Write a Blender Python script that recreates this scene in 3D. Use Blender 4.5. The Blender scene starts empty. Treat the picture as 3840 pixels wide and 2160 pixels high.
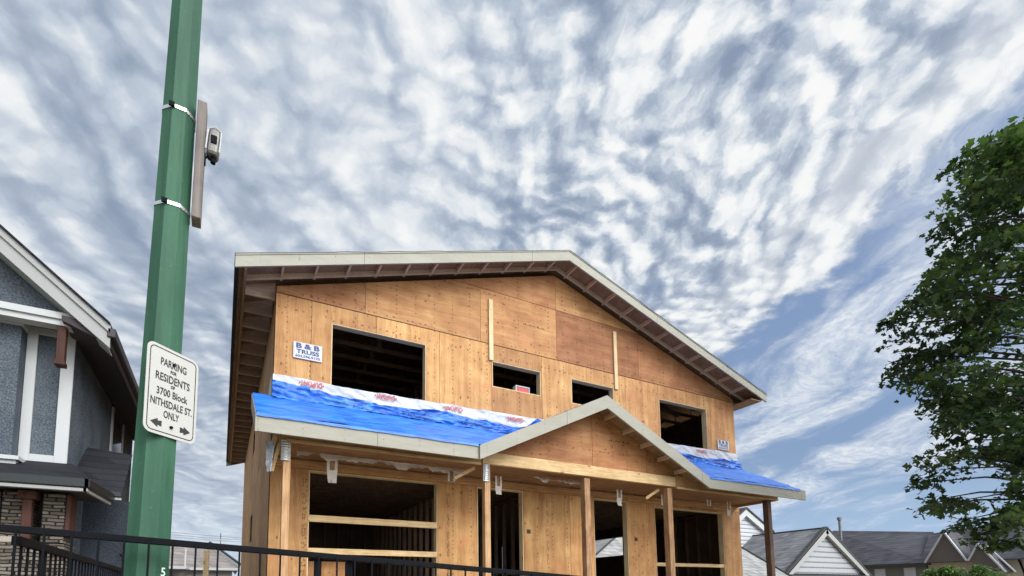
import bpy, math, random
from mathutils import Vector, Matrix, noise
random.seed(7)
R = math.radians
S = bpy.context.scene
COL = S.collection

# ------------------------------------------------------------------ camera
F, CX, CY, YAW, PITCH, ROLL = 1873.836, 1747.366, 2037.895, .455216, .0971145, -.005012
CAMP = Vector((-.6906, -9.0610, 1.6))
fw = Vector((math.sin(YAW)*math.cos(PITCH), math.cos(YAW)*math.cos(PITCH), math.sin(PITCH)))
rt0 = Vector((math.cos(YAW), -math.sin(YAW), 0)); up0 = rt0.cross(fw)
rt = rt0*math.cos(ROLL) + up0*math.sin(ROLL); up = up0*math.cos(ROLL) - rt0*math.sin(ROLL)
cd = bpy.data.cameras.new('camera'); cam = bpy.data.objects.new('camera', cd); COL.objects.link(cam)
cam.matrix_world = Matrix(((rt.x, up.x, -fw.x, CAMP.x), (rt.y, up.y, -fw.y, CAMP.y), (rt.z, up.z, -fw.z, CAMP.z), (0, 0, 0, 1)))
cd.sensor_width = 36; cd.lens = F/3840*36
cd.shift_x = (1920-CX)/3840; cd.shift_y = (CY-1080)/3840
cd.clip_end = 3000; cd.clip_start = .05
S.camera = cam

# ------------------------------------------------------------------ node helpers
class NT:
    def __init__(s, nt): s.nt = nt
    def n(s, t, **k):
        o = s.nt.nodes.new(t)
        for a, b in k.items(): setattr(o, a, b)
        return o
    def set(s, sock, v):
        if isinstance(v, bpy.types.NodeSocket): s.nt.links.new(v, sock)
        elif v is not None: sock.default_value = v
    def m(s, op, a, b=None, c=None, clamp=False):
        o = s.n('ShaderNodeMath', operation=op, use_clamp=clamp)
        for i, v in enumerate((a, b, c)): s.set(o.inputs[i], v)
        return o.outputs[0]
    def sep(s, v):
        o = s.n('ShaderNodeSeparateXYZ'); s.set(o.inputs[0], v); return o.outputs
    def comb(s, x=0., y=0., z=0.):
        o = s.n('ShaderNodeCombineXYZ')
        for i, v in enumerate((x, y, z)): s.set(o.inputs[i], v)
        return o.outputs[0]
    def noise(s, v, scale=1., detail=2., rough=.5, dist=0., out=0):
        o = s.n('ShaderNodeTexNoise'); s.set(o.inputs['Vector'], v); s.set(o.inputs['Scale'], scale)
        s.set(o.inputs['Detail'], detail); s.set(o.inputs['Roughness'], rough); s.set(o.inputs['Distortion'], dist)
        return o.outputs[out]
    def voro(s, v, scale=1., rand=1., feature='F1', out=0):
        o = s.n('ShaderNodeTexVoronoi', feature=feature); s.set(o.inputs['Vector'], v)
        s.set(o.inputs['Scale'], scale); s.set(o.inputs['Randomness'], rand); return o.outputs[out]
    def ramp(s, f, stops, interp='LINEAR'):
        o = s.n('ShaderNodeValToRGB'); cr = o.color_ramp; cr.interpolation = interp
        while len(cr.elements) < len(stops): cr.elements.new(.5)
        for e, (p, c) in zip(cr.elements, stops):
            e.position = p; e.color = (c, c, c, 1) if isinstance(c, (int, float)) else (*c, 1)
        s.set(o.inputs[0], f); return o.outputs[0]
    def mix(s, f, a, b, blend='MIX'):
        o = s.n('ShaderNodeMix', data_type='RGBA', blend_type=blend)
        s.set(o.inputs[0], f)
        for sock, v in ((o.inputs[6], a), (o.inputs[7], b)):
            if isinstance(v, (tuple, list)): v = (*v, 1)
            s.set(sock, v)
        return o.outputs[2]
    def smooth(s, v, a, b, c=0., d=1.):
        o = s.n('ShaderNodeMapRange', interpolation_type='SMOOTHSTEP')
        for i, q in enumerate((v, a, b, c, d)): s.set(o.inputs[i], q)
        return o.outputs[0]
    def bump(s, h, dist, strength=1.):
        o = s.n('ShaderNodeBump'); s.set(o.inputs['Height'], h); s.set(o.inputs['Distance'], dist)
        s.set(o.inputs['Strength'], strength); return o.outputs[0]

# ------------------------------------------------------------------ sky (world)
SUN_DIR = Vector((.34, -.78, .58)).normalized()
SUN_EL = math.asin(SUN_DIR.z); SUN_AZ = math.atan2(SUN_DIR.x, SUN_DIR.y)
W = bpy.data.worlds.new('World'); S.world = W; W.use_nodes = True
W.node_tree.nodes.clear(); t = NT(W.node_tree)
tc = t.n('ShaderNodeTexCoord')
d = t.n('ShaderNodeVectorMath', operation='NORMALIZE'); t.set(d.inputs[0], tc.outputs['Generated'])
dx, dy, dz = t.sep(d.outputs[0])
zc = t.m('ADD', t.m('MAXIMUM', dz, 0.), .06)
qx, qy = t.m('DIVIDE', dx, zc), t.m('DIVIDE', dy, zc)
A_ = .377; sa, ca = math.sin(A_), math.cos(A_)
u0 = t.m('ADD', t.m('MULTIPLY', qx, sa), t.m('MULTIPLY', qy, ca))          # along the cloud rows
v0 = t.m('SUBTRACT', t.m('MULTIPLY', qx, ca), t.m('MULTIPLY', qy, sa))     # across the rows
zt_ = t.m('ADD', t.m('MAXIMUM', dz, 0.), .20)
tx_, ty_ = t.m('DIVIDE', dx, zt_), t.m('DIVIDE', dy, zt_)
ut = t.m('ADD', t.m('MULTIPLY', tx_, sa), t.m('MULTIPLY', ty_, ca)); vt = t.m('SUBTRACT', t.m('MULTIPLY', tx_, ca), t.m('MULTIPLY', ty_, sa))
wn = t.noise(t.comb(u0, v0, 3.1), 1.1, 2, .5, 0, out=1)
wx, wy, _ = t.sep(wn)
u = t.m('ADD', ut, t.m('MULTIPLY', t.m('SUBTRACT', wx, .5), .45))
v = t.m('ADD', vt, t.m('MULTIPLY', t.m('SUBTRACT', wy, .5), .42))
wr = t.noise(t.comb(ut, vt, 8.3), 12., 4, .62, 0, out=1)
wrx, wry, _ = t.sep(wr)
ub = t.m('ADD', u, t.m('MULTIPLY', t.m('SUBTRACT', wrx, .5), .075))
vb = t.m('ADD', v, t.m('MULTIPLY', t.m('SUBTRACT', wry, .5), .060))
def sf(x, y, z, sm):
    o = t.n('ShaderNodeTexVoronoi', feature='SMOOTH_F1', voronoi_dimensions='2D'); t.set(o.inputs['Vector'], t.comb(x, y, z))
    o.inputs['Scale'].default_value = 1.; o.inputs['Smoothness'].default_value = sm; return o.outputs['Distance']
rt_k = t.smooth(v0, -.25, .45)          # 0 = smooth rows on the left, 1 = broken puffs on the right
def height(uu, vv):
    rows = t.noise(t.comb(t.m('MULTIPLY', uu, 3.0), t.m('MULTIPLY', vv, 8.), .5), 1, 1., .4)
    c1 = sf(t.m('MULTIPLY', uu, 9.), t.m('MULTIPLY', vv, 10.5), 0., .55)
    c2 = sf(t.m('ADD', t.m('MULTIPLY', uu, 25.), 3.), t.m('MULTIPLY', vv, 23.), 0., .45)
    small = t.noise(t.comb(t.m('MULTIPLY', uu, 34.), t.m('MULTIPLY', vv, 30.), 6.), 1, 5, .62)
    a = t.m('ADD', t.m('MULTIPLY', rows, t.m('SUBTRACT', .70, t.m('MULTIPLY', rt_k, .32))), t.m('MULTIPLY', t.m('SUBTRACT', .72, c1), t.m('ADD', .25, t.m('MULTIPLY', rt_k, .10))))
    b = t.m('ADD', t.m('MULTIPLY', t.m('SUBTRACT', .55, c2), t.m('ADD', .12, t.m('MULTIPLY', rt_k, .10))), t.m('MULTIPLY', small, t.m('ADD', .13, t.m('MULTIPLY', rt_k, .15))))
    return t.m('ADD', t.m('ADD', a, b), t.m('SUBTRACT', -.095, t.m('MULTIPLY', rt_k, -.13))), c1, small
h0, n2, ns = height(ub, vb)
h1, _, _ = height(t.m('ADD', ub, .022), t.m('SUBTRACT', vb, .016))
n3 = t.noise(t.comb(u0, v0, 9.), 1.4, 2, .5)
relief = t.m('MULTIPLY', t.m('SUBTRACT', h1, h0), t.m('SUBTRACT', -.60, t.m('MULTIPLY', rt_k, .35)))
h = t.m('ADD', t.m('ADD', h0, relief), t.m('MULTIPLY', t.m('SUBTRACT', n3, .5), .18))
h = t.m('ADD', h, t.smooth(v0, -.3, .6, -.022, -.008))
h = t.m('ADD', .505, t.m('MULTIPLY', t.m('SUBTRACT', h, .505), t.m('MULTIPLY', t.smooth(dz, .08, .45, .60, 1.12), t.smooth(v0, -.4, .5, .82, 1.))))
cloud = t.ramp(h, [(.18, (.270, .340, .470)), (.36, (.440, .515, .635)), (.48, (.605, .675, .768)), (.58, (.765, .820, .875)), (.74, (1.0, 1.0, 1.0))], 'B_SPLINE')
# clear sky: the Sky Texture
sk = t.n('ShaderNodeTexSky', sky_type='NISHITA', sun_disc=False, sun_elevation=SUN_EL, sun_rotation=SUN_AZ,
         altitude=50, air_density=1.2, dust_density=1.6, ozone_density=2.)
skb = t.n('ShaderNodeVectorMath', operation='SCALE'); t.set(skb.inputs[0], sk.outputs[0]); skb.inputs['Scale'].default_value = .115
blue = t.mix(1., skb.outputs[0], (.86, .98, 1.10), 'MULTIPLY')
blue = t.mix(.65, blue, (.300, .410, .640))
blue = t.mix(t.smooth(dz, .0, .22, .75, 0.), blue, (.480, .640, .860))
# wisps in the clear part: thin puffs drawn out along the rows
ws1 = t.noise(t.comb(t.m('MULTIPLY', ub, 3.0), t.m('MULTIPLY', vb, 6.0), 6.), 1, 5, .6)
ws2 = t.noise(t.comb(t.m('MULTIPLY', u0, .9), t.m('MULTIPLY', v0, 1.3), 2.4), 1, 2, .5)
wsp = t.smooth(t.m('ADD', t.m('MULTIPLY', ws1, .72), t.m('MULTIPLY', ws2, .50)), .46, .72)
wisp_col = t.mix(t.smooth(ns, .35, .65), (.60, .68, .82), (.84, .89, .94))
vw = t.m('ADD', v0, t.m('MULTIPLY', t.m('SUBTRACT', t.noise(t.comb(u0, v0, 5.), 1.3, 3, .55), .5), .9))
row1 = t.smooth(t.m('ABSOLUTE', t.m('SUBTRACT', vw, 1.66)), .42, .05)
row2 = t.smooth(t.m('ABSOLUTE', t.m('SUBTRACT', vw, 2.62)), .70, .10)
rowf = t.m('MAXIMUM', t.m('MULTIPLY', row1, .75), row2)
wsp = t.smooth(t.m('ADD', t.m('ADD', t.m('MULTIPLY', ws1, .85), t.m('MULTIPLY', ws2, .22)), t.m('ADD', t.m('MULTIPLY', rowf, .20), t.smooth(u0, 1.35, .55, 0., .16))), .50, .80)
clear = t.mix(t.m('MULTIPLY', wsp, .95), blue, wisp_col)
# edge of the sheet and small holes in it
en = t.m('ADD', t.noise(t.comb(u0, v0, 1.3), 4.0, 3, .55), t.m('MULTIPLY', t.m('SUBTRACT', .45, n2), .35))
en = t.m('ADD', en, t.m('MULTIPLY', t.m('SUBTRACT', ns, .5), .25))
edge = t.m('ADD', t.m('SUBTRACT', 1.07, v0), t.m('MULTIPLY', t.m('SUBTRACT', en, .5), .42))
cov = t.smooth(edge, -.03, .09)
hn = t.m('ADD', t.m('MULTIPLY', n2, .50), t.m('MULTIPLY', ns, .50))
hole = t.smooth(hn, .74, .62)
holek = t.smooth(v0, -.05, .35, .0, .38)
cov = t.m('MULTIPLY', cov, t.m('SUBTRACT', 1., t.m('MULTIPLY', holek, t.m('SUBTRACT', 1., hole))))
rim = t.m('MULTIPLY', t.smooth(edge, .0, .10), t.smooth(edge, .30, .10))
cloud = t.mix(t.m('MULTIPLY', rim, .4), cloud, (.95, .97, .98))
skyc = t.mix(cov, clear, cloud)
skyc = t.mix(t.smooth(dz, .0, .24, .65, 0.), skyc, t.mix(t.smooth(v0, -1., 1.5), (.66, .80, .93), (.42, .60, .86)))
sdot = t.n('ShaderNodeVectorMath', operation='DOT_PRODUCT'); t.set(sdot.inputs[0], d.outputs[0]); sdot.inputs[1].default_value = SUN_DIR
glow = t.smooth(sdot.outputs['Value'], .46, .97, 1., 5.6)      # out-of-view sky round the sun, brightened to add fill light on the house
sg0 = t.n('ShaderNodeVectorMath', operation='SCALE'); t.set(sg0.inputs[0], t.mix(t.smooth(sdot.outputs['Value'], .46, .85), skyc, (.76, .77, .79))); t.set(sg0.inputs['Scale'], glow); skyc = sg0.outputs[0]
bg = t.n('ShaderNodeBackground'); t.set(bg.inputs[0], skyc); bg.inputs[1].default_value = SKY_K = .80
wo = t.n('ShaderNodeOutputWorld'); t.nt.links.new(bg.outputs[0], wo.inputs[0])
W.cycles.sampling_method = 'MANUAL'; W.cycles.sample_map_resolution = 1024

ld = bpy.data.lights.new('sun', 'SUN'); ld.energy = 1.7; ld.angle = R(22); ld.color = (1, .965, .92)
sun = bpy.data.objects.new('sun', ld); COL.objects.link(sun)
sun.rotation_euler = SUN_DIR.to_track_quat('Z', 'Y').to_euler(); sun.location = (0, -20, 30)
S.view_settings.view_transform = 'Standard'; S.view_settings.look = 'None'
S.view_settings.exposure = .25; S.view_settings.gamma = 1
try:
    S.cycles.use_denoising = True; S.cycles.denoiser = 'OPENIMAGEDENOISE'; S.cycles.max_bounces = 6
except Exception: pass

# ------------------------------------------------------------------ materials
def mat(name, rough=.7, metal=0., spec=.4):
    m = bpy.data.materials.new(name); m.use_nodes = True; m.node_tree.nodes.clear(); t = NT(m.node_tree)
    b = t.n('ShaderNodeBsdfPrincipled'); o = t.n('ShaderNodeOutputMaterial'); t.nt.links.new(b.outputs[0], o.inputs[0])
    b.inputs['Roughness'].default_value = rough; b.inputs['Metallic'].default_value = metal
    b.inputs['Specular IOR Level'].default_value = spec
    t.b = b; t.oc = t.n('ShaderNodeTexCoord').outputs['Object']; return m, t
def fin(t, col=None, h=None, dist=.01, rough=None, strength=1.):
    if col is not None:
        if isinstance(col, tuple): col = (*col, 1)
        t.set(t.b.inputs['Base Color'], col)
    if h is not None: t.set(t.b.inputs['Normal'], t.bump(h, dist, strength))
    if rough is not None: t.set(t.b.inputs['Roughness'], rough)
def vs(t, v, x, y, z):
    o = t.n('ShaderNodeVectorMath', operation='MULTIPLY'); t.set(o.inputs[0], v); o.inputs[1].default_value = (x, y, z); return o.outputs[0]

def plain(name, c, rough=.7, var=.12, sc=6., metal=0., bump=.002, spec=.4):
    m, t = mat(name, rough, metal, spec)
    n = t.noise(t.oc, sc, 5, .6); n2 = t.noise(t.oc, sc*9, 3, .6)
    f = t.m('ADD', t.m('MULTIPLY', n, .7), t.m('MULTIPLY', n2, .3))
    k = t.m('ADD', 1-var, t.m('MULTIPLY', f, 2*var))
    o = t.n('ShaderNodeVectorMath', operation='SCALE'); o.inputs[0].default_value = c; t.set(o.inputs['Scale'], k)
    fin(t, o.outputs[0], n2, bump); return m

def make_ply():
    m, t = mat('plywood', .72, 0, .3)
    at = t.n('ShaderNodeAttribute', attribute_name='tone'); ar, ag, ab = t.sep(at.outputs['Color'])
    x, y, z = t.sep(t.oc); xy = t.m('ADD', x, y)
    off = t.m('MULTIPLY', ab, 37.)
    # g = along-grain coord, c = across-grain
    g = t.m('ADD', t.m('MULTIPLY', z, t.m('SUBTRACT', 1., ag)), t.m('MULTIPLY', xy, ag))
    c = t.m('ADD', t.m('MULTIPLY', xy, t.m('SUBTRACT', 1., ag)), t.m('MULTIPLY', z, ag))
    wob = t.noise(t.comb(t.m('MULTIPLY', g, 1.1), t.m('MULTIPLY', c, 2.), off), 1.6, 3, .55)
    cw = t.m('ADD', c, t.m('MULTIPLY', wob, .16))
    fine = t.noise(t.comb(t.m('MULTIPLY', cw, 46.), t.m('MULTIPLY', g, 1.5), off), 1, 5, .62)
    wide = t.noise(t.comb(t.m('MULTIPLY', cw, 8.5), t.m('MULTIPLY', g, .45), off), 1, 3, .5)
    blot = t.noise(t.comb(cw, g, off), 2.3, 4, .6)
    f = t.m('ADD', t.m('ADD', t.m('MULTIPLY', fine, .32), t.m('MULTIPLY', wide, .30)), t.m('MULTIPLY', blot, .38))
    col = t.ramp(f, [(.32, (.220, .106, .048)), (.45, (.335, .180, .082)), (.55, (.420, .250, .118)), (.67, (.530, .362, .190))])
    # reddish or paler panels
    av = t.m('ADD', .84, t.m('MULTIPLY', ab, .30))
    ovs = t.n('ShaderNodeVectorMath', operation='SCALE'); t.set(ovs.inputs[0], col); t.set(ovs.inputs['Scale'], av); col = ovs.outputs[0]
    red = t.mix(ar, (1.20, 1.17, .96), (.74, .54, .50))
    col = t.mix(1., col, red, 'MULTIPLY')
    # knots and football patches
    kv = t.comb(t.m('MULTIPLY', c, 6.5), t.m('MULTIPLY', g, 4.2), off)
    kd = t.voro(kv, 1., 1.); kr = t.voro(kv, 1., 1., out=1); k1, _, _ = t.sep(kr)
    kn = t.m('MULTIPLY', t.smooth(kd, .19, .07), t.smooth(k1, .42, .50))
    col = t.mix(t.m('MULTIPLY', kn, .75), col, (.10, .040, .016))
    # nail rows every 0.4 m
    fx = t.m('ABSOLUTE', t.m('SUBTRACT', t.m('FRACT', t.m('MULTIPLY', xy, 2.46)), .5))
    fz = t.m('ABSOLUTE', t.m('SUBTRACT', t.m('FRACT', t.m('ADD', t.m('MULTIPLY', z, 10.5), t.m('MULTIPLY', t.noise(t.comb(xy, z, 3.), 7., 2), 1.6))), .5))
    nn = t.noise(t.comb(xy, z, 0.), 5, 2)
    nail = t.m('MULTIPLY', t.m('MULTIPLY', t.smooth(fx, .042, .024), t.smooth(fz, .19, .10)), t.smooth(nn, .42, .50))
    col = t.mix(t.m('MULTIPLY', nail, .78), col, (.085, .035, .018))
    hx = t.m('ABSOLUTE', t.m('SUBTRACT', t.m('FRACT', t.m('ADD', t.m('MULTIPLY', xy, 7.5), t.m('MULTIPLY', t.noise(t.comb(xy, z, 9.), 4., 2), 2.))), .5))
    hz = None
    for zz in (3.86, 4.50, 6.70, 7.02, 8.10):
        q = t.smooth(t.m('ABSOLUTE', t.m('SUBTRACT', t.m('ADD', z, t.m('MULTIPLY', nn, .05)), zz+.025)), .024, .010)
        hz = q if hz is None else t.m('MAXIMUM', hz, q)
    dots = t.m('MULTIPLY', t.m('MULTIPLY', hz, t.smooth(hx, .20, .10)), t.smooth(nn, .44, .54))
    col = t.mix(t.m('MULTIPLY', dots, .75), col, (.10, .035, .02))
    rz_ = t.noise(t.comb(t.m('MULTIPLY', xy, 1.2), t.m('MULTIPLY', z, 1.6), 7.), 1, 3, .6)
    col = t.mix(t.smooth(rz_, .56, .72, 0., .30), col, (.46, .15, .075))
    # weather stain
    st = t.noise(t.comb(t.m('MULTIPLY', xy, 3.5), t.m('MULTIPLY', z, .8), 4.), 1, 5, .65)
    col = t.mix(t.smooth(st, .54, .76, 0., .36), col, (.24, .125, .062))
    fin(t, col, t.m('SUBTRACT', fine, t.m('MULTIPLY', kn, .5)), .0025); return m

def make_lumber(name, c0, c1, axis='z', knot=True):
    m, t = mat(name, .72, 0, .3)
    k = {'x': (2., 42., 42.), 'y': (42., 2., 42.), 'z': (42., 42., 2.)}[axis]
    n = t.noise(vs(t, t.oc, *k), 1, 4, .6); b = t.noise(t.oc, 3.1, 3, .6)
    f = t.m('ADD', t.m('MULTIPLY', n, .6), t.m('MULTIPLY', b, .4))
    col = t.mix(t.smooth(f, .36, .64), c0, c1)
    if knot:
        k2 = {'x': (3, 8, 8), 'y': (8, 3, 8), 'z': (8, 8, 3)}[axis]
        kv = vs(t, t.oc, *k2); kd = t.voro(kv, 1.); q, _, _ = t.sep(t.voro(kv, 1., out=1))
        col = t.mix(t.m('MULTIPLY', t.m('MULTIPLY', t.smooth(kd, .2, .08), t.smooth(q, .6, .7)), .7), col, (.12, .05, .02))
    fin(t, col, n, .002); return m

PLY = make_ply()
LUMz = make_lumber('lumber_upright', (.30, .165, .08), (.48, .30, .155), 'z')
LUMx = make_lumber('lumber_cross', (.42, .28, .13), (.62, .46, .25), 'x')
LUMp = make_lumber('lumber_pale', (.50, .37, .20), (.66, .52, .32), 'z')
LUMy = make_lumber('lumber_rafter', (.52, .37, .24), (.66, .50, .34), 'y', False)
LUMd = make_lumber('lumber_shaded', (.085, .053, .032), (.15, .095, .058), 'z', False)  # indoor wood with the shade of the unlit rooms put into its colour
WALLIN = make_lumber('sheathing_shaded', (.050, .030, .018), (.085, .052, .030), 'z', False)  # inner sheathing and floors, colour darkened to stand for interior shade
DECK = make_lumber('roof_deck_underside', (.195, .115, .062), (.320, .200, .112), 'x', False)
POSTR = make_lumber('post_weathered', (.20, .105, .055), (.40, .24, .125), 'z')
GREYWD = make_lumber('weathered_board', (.10, .085, .075), (.19, .165, .15), 'z')
BROWN = make_lumber('stained_timber', (.036, .014, .010), (.066, .026, .018), 'z', False)
def make_fascia():
    m, t = mat('primed_fascia', .6, 0, .3); x, y, z = t.sep(t.oc)
    n = t.noise(vs(t, t.oc, 1.2, 1.2, 5.), 1, 5, .65); f = t.noise(vs(t, t.oc, 6., 6., 60.), 1, 3, .6)
    col = t.mix(t.smooth(t.m('ADD', t.m('MULTIPLY', n, .7), t.m('MULTIPLY', f, .3)), .36, .64), (.265, .262, .218), (.305, .302, .256))
    seam = t.smooth(t.m('ABSOLUTE', t.m('SUBTRACT', t.m('FRACT', t.m('DIVIDE', t.m('ADD', x, .4), 3.66)), .5)), .0022, .0010)
    col = t.mix(t.m('MULTIPLY', seam, .7), col, (.05, .048, .04))
    nx = t.m('ABSOLUTE', t.m('SUBTRACT', t.m('FRACT', t.m('MULTIPLY', x, 1.64)), .5))
    nd = t.m('MULTIPLY', t.smooth(nx, .020, .010), t.smooth(t.m('ABSOLUTE', t.m('SUBTRACT', t.noise(vs(t, t.oc, 3, 3, 14), 1, 2), .5)), .04, .02))
    col = t.mix(t.m('MULTIPLY', nd, .5), col, (.12, .10, .08))
    st = t.noise(vs(t, t.oc, 2.6, 2.6, .8), 1, 5, .7)
    fin(t, t.mix(t.smooth(st, .56, .78, 0, .14), col, (.14, .125, .10)), f, .002); return m
FASC = make_fascia()
TRIM = plain('white_trim', (.40, .415, .42), .55, .06, 4.)
TRIMG = plain('grey_trim', (.27, .28, .275), .55, .08, 4.)
FELT = plain('roofing_felt', (.035, .035, .038), .8, .3, 3.)
GALV = plain('galvanised_steel', (.55, .57, .58), .38, .2, 22., .9)
STEEL = plain('bright_band', (.78, .79, .80), .28, .1, 30., .85)
BLK = plain('black_powder_coat', (.006, .007, .009), .6, .2, 30., 0., .0008, .05)
SIGNW = plain('sign_face', (.40, .40, .375), .45, .05, 7., 0., .0004)
INK = plain('sign_ink', (.018, .018, .020), .5, .1)
NAVY = plain('navy_ink', (.020, .035, .13), .5, .1)
REDI = plain('red_ink', (.42, .03, .04), .5, .15, 25.)
SCRI = plain('membrane_print', (.012, .030, .09), .5, .1)
STAMP = plain('stamp_ink', (.055, .035, .025), .8, .3, 40.)
PLACARD = plain('placard_white', (.44, .46, .50), .5, .05)
WRAP = plain('house_wrap', (.40, .43, .48), .42, .07, 9., 0., .002, .5)
WRAPO = plain('wrap_scrap_film', (.62, .58, .54), .55, .14, 14., 0., .003, .4)
CONC = plain('concrete', (.32, .31, .29), .85, .15, 2.)
ASPH = plain('asphalt', (.05, .05, .052), .9, .2, 5.)
BEIGE = plain('beige_stucco', (.42, .38, .31), .8, .08, 3.)
GLASS = plain('dark_glass', (.02, .024, .028), .08, .1, 2., 0., 0., .6)
BARK = plain('bark', (.055, .045, .035), .9, .3, 9., 0., .02)
SOFD = plain('dark_soffit', (.030, .024, .028), .7, .2, 3.)
PLASTG = plain('camera_case', (.13, .13, .12), .3, .6, 60., .2, .001, .5)
PLASTL = plain('clear_edge', (.42, .43, .42), .3, .3, 40., 0., 0., .5)
def make_soil():
    m, t = mat('soil', .95); n = t.noise(t.oc, 1.4, 8, .65); f = t.noise(t.oc, 18, 4, .6)
    fin(t, t.mix(t.smooth(n, .42, .6), (.34, .28, .20), (.24, .21, .14)), t.m('ADD', n, f), .03); return m
SOIL = make_soil()
def make_pole():
    m, t = mat('green_pole_paint', .6, 0, .22)
    n = t.noise(vs(t, t.oc, 9, 9, .9), 1, 5, .6); f = t.noise(t.oc, 45, 3, .6)
    col = t.mix(t.smooth(n, .35, .65), (.024, .074, .046), (.038, .112, .066))
    col = t.mix(t.smooth(f, .62, .74, 0, .35), col, (.09, .18, .14))
    dr = t.noise(vs(t, t.oc, 30, 30, 1.1), 1, 4, .6); col = t.mix(t.smooth(dr, .58, .75, 0, .35), col, (.014, .035, .024))
    ch = t.noise(vs(t, t.oc, 14, 14, 9), 1, 5, .7); col = t.mix(t.smooth(ch, .70, .74, 0, .8), col, (.10, .055, .03))
    fin(t, col, f, .0008, t.m('ADD', .52, t.m('MULTIPLY', n, .2))); return m
POLE = make_pole()
def make_blue():
    m, t = mat('blue_membrane', .40, 0, .45)
    n = t.noise(vs(t, t.oc, 2.2, 12, 12), 1, 5, .62); f = t.noise(t.oc, 30, 3, .6)
    col = t.mix(t.smooth(n, .36, .64), (.007, .090, .42), (.026, .200, .74))
    fin(t, col, t.m('ADD', n, t.m('MULTIPLY', f, .25)), .02); return m
BLUE = make_blue()
def make_stucco(name, c0, c1):
    m, t = mat(name, .92, 0, .2)
    n = t.noise(t.oc, 46, 5, .7); w = t.noise(t.oc, 2.5, 3, .5); q = t.voro(t.oc, 60)
    f = t.m('ADD', t.m('MULTIPLY', n, .75), t.m('MULTIPLY', w, .25))
    fin(t, t.mix(t.smooth(f, .38, .62), c0, c1), t.m('ADD', n, t.m('MULTIPLY', q, -.5)), .012); return m
STUC = make_stucco('blue_grey_stucco', (.042, .055, .070), (.118, .140, .162))
def make_shingle(name, c0, c1, row=.14, wid=.30):
    m, t = mat(name, .93, 0, .15)
    x, y, z = t.sep(t.oc)
    rz = t.m('DIVIDE', t.m('ADD', z, t.m('MULTIPLY', t.noise(t.oc, 4, 2), .02)), row)
    ri = t.m('FLOOR', rz); fr = t.m('FRACT', rz)
    tx = t.m('DIVIDE', t.m('ADD', t.m('ADD', x, y), t.m('MULTIPLY', ri, wid*.37)), wid); ti = t.m('FLOOR', tx)
    cell = t.n('ShaderNodeTexWhiteNoise', noise_dimensions='3D'); t.set(cell.inputs['Vector'], t.comb(ri, ti, 1.)); cv = cell.outputs['Value']
    g = t.noise(t.oc, 55, 3, .7); bl = t.noise(t.oc, 1.1, 3, .6)
    f = t.m('ADD', t.m('ADD', t.m('MULTIPLY', cv, .5), t.m('MULTIPLY', g, .3)), t.m('MULTIPLY', bl, .2))
    col = t.mix(f, c0, c1)
    col = t.mix(t.smooth(fr, .14, .02, 0, .65), col, (c0[0]*.35, c0[1]*.35, c0[2]*.35))
    fin(t, col, t.m('ADD', t.m('SUBTRACT', 1., fr), t.m('MULTIPLY', g, .4)), .012); return m
SHD = make_shingle('charcoal_shingle', (.009, .010, .013), (.030, .031, .038), .11, .28)
SHG = make_shingle('grey_shingle', (.065, .068, .075), (.26, .265, .275), .22, .45)
SHL = make_shingle('light_grey_shingle', (.11, .113, .115), (.36, .365, .36), .17, .32)
SHK = make_shingle('dark_grey_shingle', (.040, .040, .048), (.105, .105, .12), .25, .6)
SHB = make_shingle('brown_grey_shingle', (.13, .115, .11), (.27, .245, .23), .22, .5)
def make_siding(name, c, pitch):
    m, t = mat(name, .6, 0, .3); x, y, z = t.sep(t.oc)
    fr = t.m('FRACT', t.m('DIVIDE', z, pitch)); n = t.noise(t.oc, 3, 3)
    col = t.mix(t.smooth(fr, .34, .10, 0, .85), t.mix(n, (c[0]*.9, c[1]*.9, c[2]*.9), c), (c[0]*.22, c[1]*.22, c[2]*.24))
    fin(t, col, t.m('SUBTRACT', 1., fr), pitch*.25); return m
SID = make_siding('white_siding', (.28, .295, .31), .42)
SIDS = make_siding('fine_white_siding', (.40, .42, .45), .36)
def make_stone():
    m, t = mat('stacked_stone', .9, 0, .25)
    x, y, z = t.sep(t.oc); xy = t.m('ADD', x, t.m('MULTIPLY', y, .8))
    row = .042
    zz = t.m('ADD', z, t.m('MULTIPLY', t.noise(t.comb(xy, z, 0.), 4, 2), .05))
    rz = t.m('DIVIDE', zz, row); ri = t.m('FLOOR', rz); fz = t.m('FRACT', rz)
    tx = t.m('DIVIDE', t.m('ADD', t.m('ADD', xy, t.m('MULTIPLY', ri, .083)), t.m('MULTIPLY', t.noise(t.comb(ri, xy, 2.), 3., 2), .12)), .19); ti = t.m('FLOOR', tx); fx = t.m('FRACT', tx)
    cell = t.n('ShaderNodeTexWhiteNoise', noise_dimensions='3D'); t.set(cell.inputs['Vector'], t.comb(ri, ti, 3.)); cv = cell.outputs['Value']
    g = t.noise(t.oc, 28, 5, .65)
    col = t.ramp(cv, [(0., (.03, .025, .02)), (.3, (.075, .06, .048)), (.6, (.125, .11, .09)), (.85, (.22, .20, .165)), (1., (.12, .11, .11))])
    col = t.mix(.35, col, t.ramp(g, [(.3, (.1, .08, .06)), (.7, (.16, .145, .125))]))
    e = t.m('MULTIPLY', t.m('MULTIPLY', t.smooth(fz, 0., .2), t.smooth(fz, 1., .85)), t.m('MULTIPLY', t.smooth(fx, 0., .06), t.smooth(fx, 1., .94)))
    col = t.mix(e, (.015, .013, .012), col)
    fin(t, col, t.m('ADD', t.m('MULTIPLY', e, t.m('ADD', .5, cv)), t.m('MULTIPLY', g, .3)), .035); return m
STONE = make_stone()
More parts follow.
